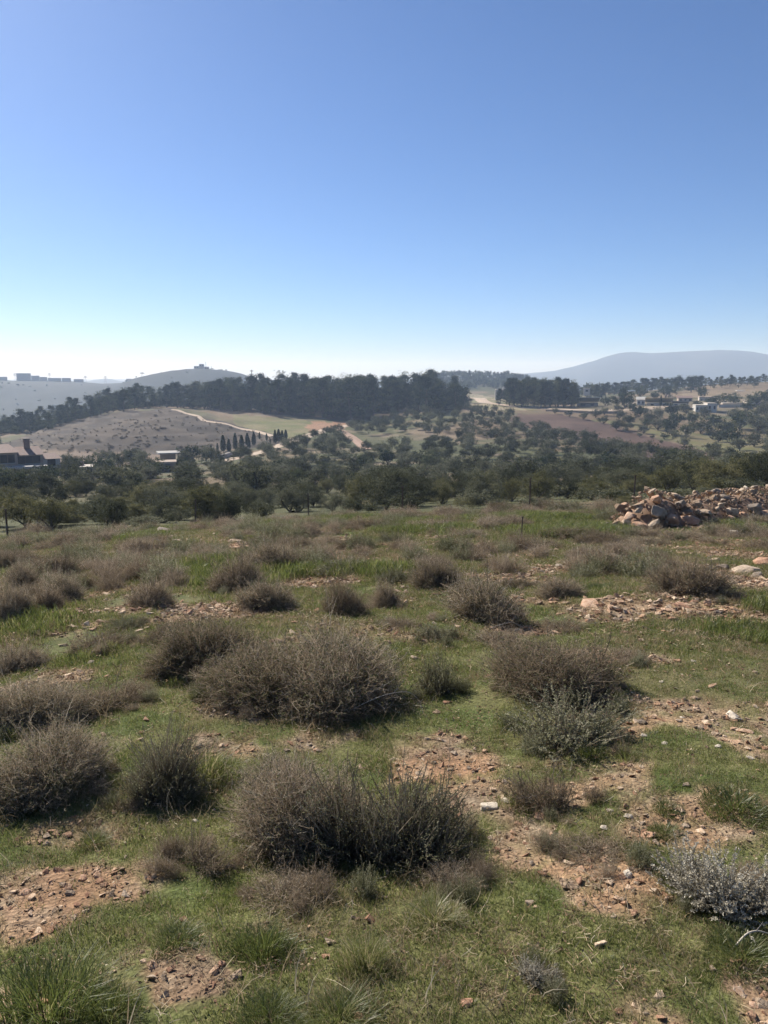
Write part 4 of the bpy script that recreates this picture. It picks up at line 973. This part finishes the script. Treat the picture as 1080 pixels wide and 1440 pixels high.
# ------------------------------------------------------------------ shrubs
def dome_pts(n, seed, squash=1.0):
    d = unit(np.abs(rng.normal(size=(n, 3)))*np.array([1, 1, 1.0])*rng.choice([-1, 1], (n, 3))*np.array([1, 1, 0])+np.array([0, 0, 1])*np.abs(rng.normal(size=(n, 1))))
    az = np.arctan2(d[:, 1], d[:, 0]); el = d[:, 2]
    lump = .74+.5*fbm(az*1.1+seed*3.1+5, el*2.2+seed*1.7, seed, 3)
    return d, lump
def lobes(nm, seed, k, flat=.64, wild=.14):
    """points on an uneven, many-lobed low dome: returns base, end and outward direction of nm stems"""
    ang = rng.random(k)*6.28; q = np.sqrt(rng.random(k))*.33; q[0] = .04
    cx, cy_ = np.cos(ang)*q, np.sin(ang)*q*.85; lr = (.15+.17*rng.random(k))*(1.25-q); lh = (.45+.55*rng.random(k))*(1-.9*q)
    i = rng.choice(k, nm, p=lr**2/np.sum(lr**2)); d = rng.normal(size=(nm, 3)); d[:, 2] = np.abs(d[:, 2])*.9+.05; d = unit(d)
    az = np.arctan2(d[:, 1], d[:, 0]); lump = .5+.95*fbm(az*1.3+seed*3.1+i*2.7, d[:, 2]*2.2+seed*1.7, seed, 3)
    ext = lump*(.45+.6*rng.random(nm)**.8); ext = np.where(rng.random(nm) < wild, ext*(1.1+.35*rng.random(nm)), ext)
    E = np.stack([cx[i]+d[:, 0]*lr[i]*ext, cy_[i]+d[:, 1]*lr[i]*ext, .03+d[:, 2]*lh[i]*ext*flat], 1)
    B = np.stack([cx[i]*.75+d[:, 0]*lr[i]*.3*rng.random(nm), cy_[i]*.75+d[:, 1]*lr[i]*.3*rng.random(nm), np.full(nm, -.03)], 1)+rng.normal(size=(nm, 3))*np.array([.04, .04, .004])
    s0 = 1/(np.percentile(np.abs(E[:, :2]), 97)*2); s1 = flat/np.percentile(E[:, 2], 98)
    return B*np.array([s0, s0, 1]), E*np.array([s0, s0, s1]), d
def thornbush(seed, nm=1700, nt=4, leafy=.8, k=5, fine=1.0):
    """low uneven cushion of fine wiry twigs, unit width, .62 high"""
    global rng
    rng = np.random.default_rng(seed)
    B, E, d = lobes(nm, seed, k, .62)
    t = np.linspace(0, 1, 5)[None, :, None]; bend = rng.normal(size=(nm, 1, 3))*.04
    P = B[:, None]+(E-B)[:, None]*t+bend*np.sin(t*math.pi)+np.array([0, 0, .05])*np.sin(t*math.pi)
    wd = np.linspace(.0075, .0034, 5)[None, :]*(.7+.6*rng.random((nm, 1)))*fine
    st = G(); k = nm//5; st.strands(P[:k], wd[:k]*1.5, perp(E[:k]-B[:k]), np.clip(.5+.25*rng.normal(size=k), 0, 1))
    fo = G(); fo.strands(P[k:, 1:], wd[k:, 1:], perp(E[k:]-B[k:]), np.clip(.42+.2*rng.normal(size=nm-k), 0, 1))
    n = nm*nt; i = np.repeat(np.arange(nm), nt); f = .4+.6*rng.random(n)
    S = B[i]+(E-B)[i]*f[:, None]+bend[i, 0]*np.sin(f*math.pi)[:, None]+np.array([0, 0, .05])*np.sin(f*math.pi)[:, None]
    D = unit(unit(E-B)[i]*.5+rdir(n, .6)); L = (.04+.08*rng.random(n)**1.5)[:, None]
    Q = np.stack([S, S+D*L*.5+rng.normal(size=(n, 3))*.008, S+D*L+rng.normal(size=(n, 3))*.014], 1)
    fo.strands(Q, np.stack([np.full(n, .0034), np.full(n, .003), np.full(n, .0020)], 1)*fine, perp(D), np.clip(.62+.24*rng.normal(size=n), 0, 1))
    nl = int(nm*5.0*leafy); me_lf = None
    if nl:
        lf = G(); i = rng.integers(0, n, nl); C = S[i]+D[i]*L[i]*rng.random((nl, 1)); Dl = rdir(nl, .3)
        lf.leaves(C, Dl, perp(Dl), .012+.013*rng.random(nl), .010, np.clip(.5+.3*rng.normal(size=nl), 0, 1)); me_lf = lf.mesh('leaves', M_TWIGLEAF)
    return st.mesh('stems', M_STEM), fo.mesh('twigs', M_TWIG), me_lf
def sagebush(seed, mat, nm=420, per=34, leaf=.022, upright=.5, wleaf=.5, height=.72):
    global rng
    rng = np.random.default_rng(seed)
    B, E, d = lobes(nm, seed, 6 if nm > 300 else 4, height, .03)
    t = np.linspace(0, 1, 5)[None, :, None]; P = B[:, None]+(E-B)[:, None]*t; P[:, :, :2] -= (np.sin(t*math.pi)*.18*upright*(E-B)[:, None])[:, :, :2]
    P += rng.normal(size=P.shape)*.012
    st = G(); st.strands(P, np.linspace(.009, .004, 5)[None]*np.ones((nm, 1)), perp(E-B), np.clip(.5+.25*rng.normal(size=nm), 0, 1))
    n = nm*per; i = np.repeat(np.arange(nm), per); f = (.3+.72*rng.random(n)**.7)[:, None]
    fi = np.clip(f*4, 0, 3.999); a = fi.astype(int)[:, 0]; fr = fi-a[:, None]
    C = P[i, a]*(1-fr)+P[i, np.minimum(a+1, 4)]*fr
    D = unit(unit(E-B)[i]*.8+rdir(n, .3)); lf = G(); ct = np.clip(.5+.2*rng.normal(size=nm), 0, 1)
    lf.leaves(C, D, perp(D), leaf*(.6+.8*rng.random(n)), leaf*wleaf, np.clip(ct[i]+rng.normal(size=n)*.15, 0, 1))
    return st.mesh('stems', M_STEM), None, lf.mesh('leaves', mat)
def tuft(seed, nm, mat, hgt=.5, spread_=.5, wd=.012):
    global rng
    rng = np.random.default_rng(seed)
    a = rng.random(nm)*6.28; q = rng.random(nm)**.6; B = np.stack([np.cos(a)*q*.46, np.sin(a)*q*.40, np.full(nm, -.03)], 1)
    h = hgt*(.3+.7*rng.random(nm))*(.35+1.0*fbm(B[:, 0]*5+seed, B[:, 1]*5, 7, 2))*(1.1-.6*q); out = unit(np.stack([np.cos(a)+rng.normal(size=nm)*.6, np.sin(a)+rng.normal(size=nm)*.6, np.zeros(nm)], 1))
    t = np.linspace(0, 1, 5)[None, :, None]; le = (spread_*(.2+.8*rng.random(nm))*h)[:, None, None]
    P = B[:, None]+np.array([0, 0, 1.])*t*h[:, None, None]*(1-.25*t*t)+out[:, None]*le*t*t
    g = G(); g.strands(P, np.array([1, .9, .75, .5, .08])[None]*wd*(.6+.7*rng.random((nm, 1))), perp(np.tile([0, 0, 1.], (nm, 1))), np.clip(.5+.25*rng.normal(size=nm), 0, 1))
    return g.mesh('blades', mat)
THORN = [thornbush(600+i, 1700, 4, (.5, .9, .7, 1.3)[i]) for i in range(4)]
THORNBIG = [thornbush(620+i, 4600, 6, (1.0, 1.5, .8)[i], 7, .66) for i in range(3)]
SPARSE = [thornbush(610, 420, 4, .5), thornbush(611, 520, 4, .3)]
SAGE = [sagebush(630+i, M_SAGE) for i in range(2)]
GREYBIG = [sagebush(640+i, M_SAGE, 1500, 22, .015, .3, .45) for i in range(2)]
SILVER = [sagebush(650, M_SILVER, 420, 50, .024, .2, .55, .62)]
rng = np.random.default_rng(77)
def shrub(kind, u, vb, wp, hp, label, group=None, var=None):
    """kind, base pixel, width and height in pixels of its outline"""
    x, y, z, r = hit(u, min(vb-hp*.06, 1435)); dep = y*CP+(EYE-z)*SP; w_ = wp/F*dep*1.10; hh = hp/F*dep*.96
    P = {'thorn': THORN, 'big': [THORNBIG[1]] if (u < 120 and vb > 1100) else THORNBIG, 'sparse': SPARSE, 'sage': SAGE, 'grey': GREYBIG, 'silver': SILVER}[kind]
    p = P[(rng.integers(len(P)) if var is None else var) % len(P)]
    base_h = {'thorn': .62, 'big': .62, 'sparse': .62, 'sage': .74, 'grey': .74, 'silver': .64}[kind]
    y += w_*.32*y/r; x += w_*.32*x/r; z = float(H(x, y))
    vis = max(hh-w_*.32*.4, hh*.55)
    nm = {'thorn': 'thornbush', 'big': 'thornbush', 'sparse': 'thornbush', 'sage': 'sage_bush', 'grey': 'sage_bush', 'silver': 'silver_bush'}[kind]
    t = thing(nm, label, 'shrub', (x, y, z), rng.random()*6.28, (w_*1.02, w_*(.8+.2*rng.random()), vis*1.02/base_h), group)
    SKIRT.append((x, y, w_, kind))
    part('stems', p[0], t)
    if p[1]: part('twigs', p[1], t)
    if p[2]: part('leaves', p[2], t)
    return t
SKIRT = []
SH = [
 ('grey',560,1248,250,165,'large dark grey-green bush in front of the bare red patch'),('big',420,1222,215,145,'wide brown wiry bush merging into the large grey-green one'),
 ('big',470,1006,205,122,'broad brown thornbush with pale dead sticks at its foot'),('big',372,1002,175,100,'reddish brown thornbush joined to the left of the broad one'),
 ('sage',800,1068,180,112,'upright grey-green sage bush in front of a round brown thornbush'),('big',785,1000,190,102,'round reddish brown thornbush behind the sage bush'),('sage',622,985,80,70,'small sage-green bush between two big thornbushes'),
 ('thorn',672,883,122,84,'round dark thornbush casting shade on a tan bare patch'),('thorn',965,848,112,66,'round brown thornbush behind the pale bare patch'),('big',285,965,135,95,'sparse brown bush left of the broad thornbush'),
 ('big',75,1132,170,105,'wide low brown bush beside a dark upright one above dry litter'),('grey',222,1138,125,112,'dark green upright bush right of the wide low one'),('big',45,1035,140,78,'dull grey-brown bush above the wide low dark bush'),
 ('silver',1020,1312,160,115,'pale silver-leaved bush with curved dead stems'),('silver',757,1398,62,40,'small pale silver plant in the dark turf'),('sparse',775,1155,115,80,'small dry twiggy shrub over a reddish stone'),
 ('sparse',835,1225,130,40,'flat sparse grey shrub above the litter beside the silver bush'),('sparse',140,925,95,48,'thin low grey shrub on the yellowish grass'),('thorn',20,950,75,50,'grey shrub beside the yellowish grass patch'),
 ('thorn',215,860,72,50,'brown dome shrub above the long tan patch'),('thorn',340,838,82,64,'dark green-brown shrub with a lower one beside it'),('thorn',385,806,84,56,'orange-brown bushy shrub behind the dark green-brown one'),('thorn',376,863,76,56,'dark shrub at the right end of the long tan patch'),
 ('thorn',487,868,72,58,'dark round shrub above the broad brown thornbush'),('thorn',548,858,48,42,'small dark shrub between the dark round one and the shading thornbush'),('sage',482,812,92,46,'wide green shrub in the middle of the far slope'),('thorn',605,828,74,48,'pale brown shrub behind the round dark thornbush'),
 ('thorn',785,843,62,38,'low brown shrub left of the pale bare patch'),('thorn',858,808,68,42,'dark shrub under the slanting pale slab'),('sage',1055,760,62,30,'dark green shrub right of the white upright stone'),
 ('sparse',700,915,80,40,None),('sparse',790,892,70,28,None),('sparse',880,935,60,30,None),('sparse',150,1010,120,60,None),('sparse',640,1265,90,50,None),('sparse',280,1240,110,70,None),('sparse',400,1290,120,60,None),
]
for kd, u, vb, wp, hp, lb in SH:
    if lb: shrub(kd, u, vb, wp, hp, lb)
    else: shrub(kd, u, vb, wp, hp, 'thin wispy brown twigs rising from the grass', 'wispy twig patches on the slope')
for u, vb, wp, hp in [(15,880,64,62),(60,862,52,46),(95,852,62,52),(35,828,56,44),(75,818,62,44),(8,812,50,40),(110,835,40,30),(40,850,46,36),(-25,860,70,60),(45,800,50,34)]:
    shrub('thorn', u, vb, wp, hp, 'brown thornbush in the crowded cluster of thornbushes on the slope', 'crowded thornbush cluster')
FARSH = [(190,782,52,32),(226,776,32,22),(435,757,52,26),(155,835,44,32),(290,800,50,26),(560,765,60,26),(600,748,70,26),(520,745,70,24),(655,758,60,22),(690,745,60,26),(800,760,70,26),(840,768,64,30),(760,775,60,26),(880,780,50,24),(640,775,50,22),
         (575,735,60,22),(640,728,60,22),(470,745,50,22),(400,750,60,22),(330,748,50,20),(300,735,50,22),(140,765,50,22),(90,770,60,26),(30,775,60,28),(60,752,50,24),(800,722,70,30),(770,718,60,26),(700,722,50,22),(845,725,60,30),(610,800,50,28),(700,805,40,22),(500,775,60,24),
         (905,768,60,20),(950,760,70,18),(1000,768,50,18),(250,830,50,26),(270,775,40,20),(440,795,50,30),(560,825,60,26),(820,790,50,24),(730,745,60,26),(370,775,60,28),(420,775,50,24),(930,800,40,18),(1075,745,50,26),(730,830,50,20),(240,905,70,34),(180,890,60,26),(560,890,60,26),(610,905,60,28)]
for u, vb, wp, hp in FARSH:
    k = 'thorn' if rng.random() < .72 else ('sage' if rng.random() < .5 else 'sparse')
    wh = ('in front of the rubble heap' if u > 820 else 'before the yellow-green bush row' if vb < 752 and u > 480 else 'before the tall leaning fence post' if vb < 752 else 'beside the wide green shrub' if u > 400 and vb < 830 else 'near the brown dome shrub' if u < 400 else 'around the round dark thornbush')
    kn = {'thorn': 'low brown thorny mound', 'sage': 'low green bushy mound', 'sparse': 'thin wispy brown twigs'}[k]
    shrub(k, u, vb, wp, hp, kn+' '+wh, None, None)['group'] = kn+' '+wh
sx, sy, ss, si = [], [], [], []
for x, y, w_, kd in SKIRT:
    for _ in range(int(3+w_*12)):
        a = rng.random()*6.28; q = w_*(.32+.24*rng.random()); sx.append(x+math.cos(a)*q); sy.append(y+math.sin(a)*q); ss.append((.06+.10*rng.random())*(.7+.4*w_)); si.append(int(rng.choice(4, p=[.35, .25, .2, .2]) if kd not in ('sage', 'grey', 'silver') else rng.choice(4, p=[.15, .1, .35, .4])))
sx, sy, ss = np.array(sx), np.array(sy), np.array(ss); n = len(sx)
o = scatter('bush_skirts', np.stack([sx, sy, H(sx, sy)], 1), rng.random(n)*6.28, np.stack([ss*1.3, ss*1.3, ss*(.8+.9*rng.random(n))], 1), si, [raw(SPARSE[0][1]), raw(SPARSE[1][1]), raw(SAGE[0][2]), raw(tuft(740, 300, M_GRASS, .8, .7, .012))], rng.normal(size=(n, 2))*.2)
tag(o, 'low wispy twigs and weeds fringing the bushes', 'weeds')
rng = np.random.default_rng(78)
# many more tiny mounds that merge into one cover
n = 900; x, y, r = spread(n, 11, 30, 1.6); k, _ = bare(x, y); f = fbm(x*.5, y*.5, 88, 3); q = (k < .5) & (f > .42); x, y, r = x[q], y[q], r[q]; n = len(x)
s = .35+.5*rng.random(n)
o = scatter('low_scrub', np.stack([x, y, H(x, y)], 1), rng.random(n)*6.28, np.stack([s, s, s*(.45+.4*rng.random(n))], 1), rng.integers(0, 3, n), [raw(SPARSE[0][1]), raw(SPARSE[1][1]), raw(SAGE[0][2])])
tag(o, 'low wiry ground scrub merging over the far slope', 'scrub')
print('shrubs', round(time.time()-T0, 1))

# ------------------------------------------------------------------ grass
rng = np.random.default_rng(21)
def clump(seed, nb, rad, h, mat, wd=.0032, lean=.7):
    global rng
    keep_ = rng; rng = np.random.default_rng(seed)
    a = rng.random(nb)*6.28; q = np.sqrt(rng.random(nb))*rad; B = np.stack([np.cos(a)*q, np.sin(a)*q, np.full(nb, -.008)], 1)
    hh = h*(.35+.65*rng.random(nb)); o_ = unit(np.stack([rng.normal(size=nb), rng.normal(size=nb), np.zeros(nb)], 1)); t = np.linspace(0, 1, 4)[None, :, None]
    P = B[:, None]+np.array([0, 0, 1.])*t*hh[:, None, None]*(1-.2*t*t)+o_[:, None]*(lean*(.1+.9*rng.random(nb))*hh)[:, None, None]*t*t
    g = G(); g.strands(P, np.array([.9, 1, .7, .1])[None]*wd*(.6+.8*rng.random((nb, 1))), perp(np.tile([0, 0, 1.], (nb, 1))), np.clip(.42+.26*rng.normal(size=nb), 0, 1))
    rng = keep_; return g.mesh('grass_clump', mat)
turfs = [clump(700+i, 46, .09, (.022, .03, .04, .058)[i], M_GRASS, .0028) for i in range(4)]+[clump(710, 26, .09, .07, M_DRY, .0024, 1.1), clump(711, 60, .10, .11, M_GRASS, .0032, .6)]
x, y, r = spread(250000, 1.1, 30, .85); k, red = bare(x, y); n1 = fbm(x*1.3, y*1.3, 95, 3); n2 = fbm(x*.45, y*.45, 97, 3)
dens = np.clip(1-k*1.2, 0, 1)*sstep(.16, .40, n1)*np.clip(.55+.45*r/3, .5, 1)
dens = np.where(k > .5, np.maximum(dens, .035), dens)
q = rng.random(len(x)) < dens; x, y, r, n1, n2, k = x[q], y[q], r[q], n1[q], n2[q], k[q]; n = len(x)
s = (.75+.5*rng.random(n))*np.clip(r/6.5, .85, 2.0)*(.75+.5*sstep(.4, .7, n2))
idx = rng.choice(4, n, p=[.32, .32, .24, .12]); dry = (rng.random(n) < .07+.20*sstep(.5, .72, n1)*(n2 < .5)+.35*(k > .3)); idx = np.where(dry, 4, idx); lush = (n2 > .60) & (rng.random(n) < .18); idx = np.where(lush & ~dry, 5, idx)
o = scatter('grass', np.stack([x, y, H(x, y)], 1), rng.random(n)*6.28, np.stack([s, s, s*np.clip(1.1-.012*r, .7, 1.1)], 1), idx, [raw(m) for m in turfs], rng.normal(size=(n, 2))*.12)
tag(o, 'short green turf with dry blades covering the slope', 'grass'); print('grass', n)
# bigger tufts one can pick out
TUF = [tuft(720, 1500, M_GRASS, .75, .7, .0075), tuft(721, 1500, M_GRASS, .9, .6, .0065), tuft(722, 420, M_DRY, .8, .9, .006)]
for u, vb, wp, hp, kd, lb in [(372,1345,120,92,0,'dense green grass tuft with dark shade between bush and red gravel'),(515,1362,100,112,1,'tall dark grass tuft below the large grey-green bush'),(70,1470,230,165,1,'biggest soft grass tuft beside the red gravel'),(150,1450,120,110,0,'smaller grass tuft beside the biggest soft one'),
    (935,1175,60,36,0,'small green tuft right of the upright tan stone'),(940,1140,50,26,0,'small green tuft above the upright tan stone'),(1035,1140,110,50,0,'flat green tuft patch above the silver bush'),(130,1190,60,44,0,'green tuft on the dry litter left of the pebble'),(290,1095,110,90,0,'bright grass tuft at the right side of the dark upright bush'),
    (545,1000,70,36,2,'straw coloured dry grass under the broad thornbush'),(450,1025,80,40,2,'dry straw tuft in front of the broad thornbush'),(430,1300,90,50,2,'dry straw tuft below the large bushes'),(250,1330,90,60,0,'green tuft left of the red gravel'),(610,1300,120,60,0,'low green tuft in the shade of the large bush'),
    (480,1440,140,70,0,'green tuft in front of the tall dark tuft'),(380,1440,120,60,1,'grass tuft just in front of the red gravel'),(845,830,60,24,0,'green tuft before the dark shrub under the slab'),(1045,1350,120,50,0,'green tuft in the shade below the silver bush')]:
    x, y, z, r = hit(u, min(vb, 1438)); w_ = wp/F*r; hh = hp/F*r
    t = part('grass_tuft', TUF[kd], None, (x, y, z), (0, 0, rng.random()*6.28), (w_/.95, w_/.95, max(hh*(.85 if wp > 95 else .62), .04)/(.75, .9, .8)[kd])); tag(t, lb, 'grass tuft')
# dry stalks and dead sticks
x, y, r = spread(1600, 1.7, 16, .9); n = len(x)
o = scatter('dry_stalks', np.stack([x, y, H(x, y)], 1), rng.random(n)*6.28, .5+.6*rng.random(n), rng.integers(0, 2, n), [raw(clump(730, 5, .05, .22, M_DRY, .003, .9)), raw(clump(731, 3, .03, .3, M_DRY, .003, 1.3))], rng.normal(size=(n, 2))*.35)
tag(o, 'thin dry stalks sticking out of the turf', 'stalks')
M_DEAD = solid_mat('bleached_wood', (.30, .26, .21), (.48, .43, .36), 12, .9, .3)
def stick(name, pix, rad, label, lift=.04):
    x0, y0, z0, r0 = hit(*pix[0]); o = thing(name, label, 'branch', (x0, y0, z0)); pts = []
    for k, (u, v) in enumerate(pix):
        d = ray(u, v); hh = math.hypot(d[0], d[1]); rr_ = r0+.03*k; p = np.array([d[0]/hh*rr_, d[1]/hh*rr_, EYE+d[2]/hh*rr_])
        p[2] = max(p[2], float(H(p[0], p[1]))+.005); pts.append(p-np.array([x0, y0, z0]))
    pts = np.array(pts); t = np.linspace(0, 1, len(pts)); tt = np.linspace(0, 1, 14)
    q = np.stack([np.interp(tt, t, pts[:, i]) for i in range(3)], 1)
    for _ in range(2): q[1:-1] = (q[:-2]+2*q[1:-1]+q[2:])/4
    part('stem', G().tube(q, np.linspace(rad, rad*.4, 14), 5).mesh('stem', M_DEAD, True), o)
    e = q[8]; part('twig', G().tube([e, e+np.array([.3, .1, .35])*np.linalg.norm(q[-1]-q[0])*.5], [rad*.5, rad*.2], 4).mesh('twig', M_DEAD), o)
stick('dead_branch', [(1030,1338),(1050,1312),(1066,1308),(1090,1316)], .004, 'pale curved dead stem arching out of the silver bush shade'); stick('dead_branch', [(1036,1258),(1060,1248),(1075,1255),(1085,1290)], .003, 'pale dead stem hooked over the silver bush')
stick('dead_branch', [(470,1015),(500,995),(535,978),(575,970),(590,985)], .004, 'long pale dead stick curving from the broad thornbush'); stick('dead_branch', [(455,1010),(480,998),(520,975),(555,955)], .003, 'straight pale dead stick at the broad thornbush foot')
stick('dead_branch', [(360,1200),(368,1170),(380,1140),(385,1125)], .003, 'straight straw stalk leaning in the wide brown bush'); stick('dead_branch', [(212,770),(216,756),(232,764)], .02, 'forked bleached branch lying near the tall fence post')
stick('dead_branch', [(688,885),(705,878),(720,874),(735,882)], .008, 'bleached twig under the round dark thornbush')
# fence posts
def fence_post(u, vb, vt, r, label, lean=0.0):
    x, y, z = at(u, r, vb); hh = top_z(u, vt, r)-z
    o = thing('fence_post', label, 'post', (x, y, z), rng.random()); o.rotation_euler = (rng.normal()*.02, lean, rng.random())
    part('shaft', G().box(-.03, .03, -.004, .004, -.3, hh).box(-.004, .004, .0045, .034, -.3, hh-.01).mesh('shaft', M_STEEL), o)
    part('brace', G().box(-.045, .045, -.006, .006, hh*.98, hh*.98+.03).mesh('brace', M_STEEL), o)
fence_post(275, 744, 702, 28.5, 'tall dark fence post in front of the yellow-green bush tree', .02); fence_post(10, 745, 716, 29, 'dark fence post before the yellowish spreading bush tree'); fence_post(434, 726, 694, 30, 'thin dark fence post before the olive bushes')
fence_post(566, 718, 684, 30, 'thin fence post in front of the broad olive bush'); fence_post(745, 706, 672, 30, 'thin fence post before the yellow-green bush left of the heap'); fence_post(891, 700, 668, 31, 'fence post just behind the rubble heap end')
x, y, z, r = hit(733, 762); o = thing('marker_rod', 'thin iron rod stuck in the grass beyond the shrubs', 'rod', (x, y, z)); hh = 34/F*r
part('shaft', G().tube([(0, 0, -.2), (.01, 0, hh)], .012, 6).mesh('shaft', M_STEEL), o); part('tip', G().tube([(.01, 0, hh), (.01, 0, hh+.03)], [.02, .012], 6).mesh('tip', M_STEEL), o)

# ------------------------------------------------------------------ air
def haze():
    m, t, N, L = nodes('pale_air')
    v = N('VolumePrincipled'); v.inputs['Density'].default_value = HAZE_DENSITY; v.inputs['Anisotropy'].default_value = HAZE_G; v.inputs['Color'].default_value = (*HAZE_COL, 1); v.inputs['Absorption Color'].default_value = (1, 1, 1, 1)
    out = N('OutputMaterial'); L(v.outputs[0], out.inputs['Volume'])
    lo = float(ZM.min())-1.0; hi = float(ZM.max())+8
    o = part('haze', G().box(-7000, 7000, -7000, 7000, lo, hi).mesh('haze', m)); tag(o, 'thin pale haze filling the air over the valley', 'haze', kind='stuff')
haze()
print('done', round(time.time()-T0, 1))
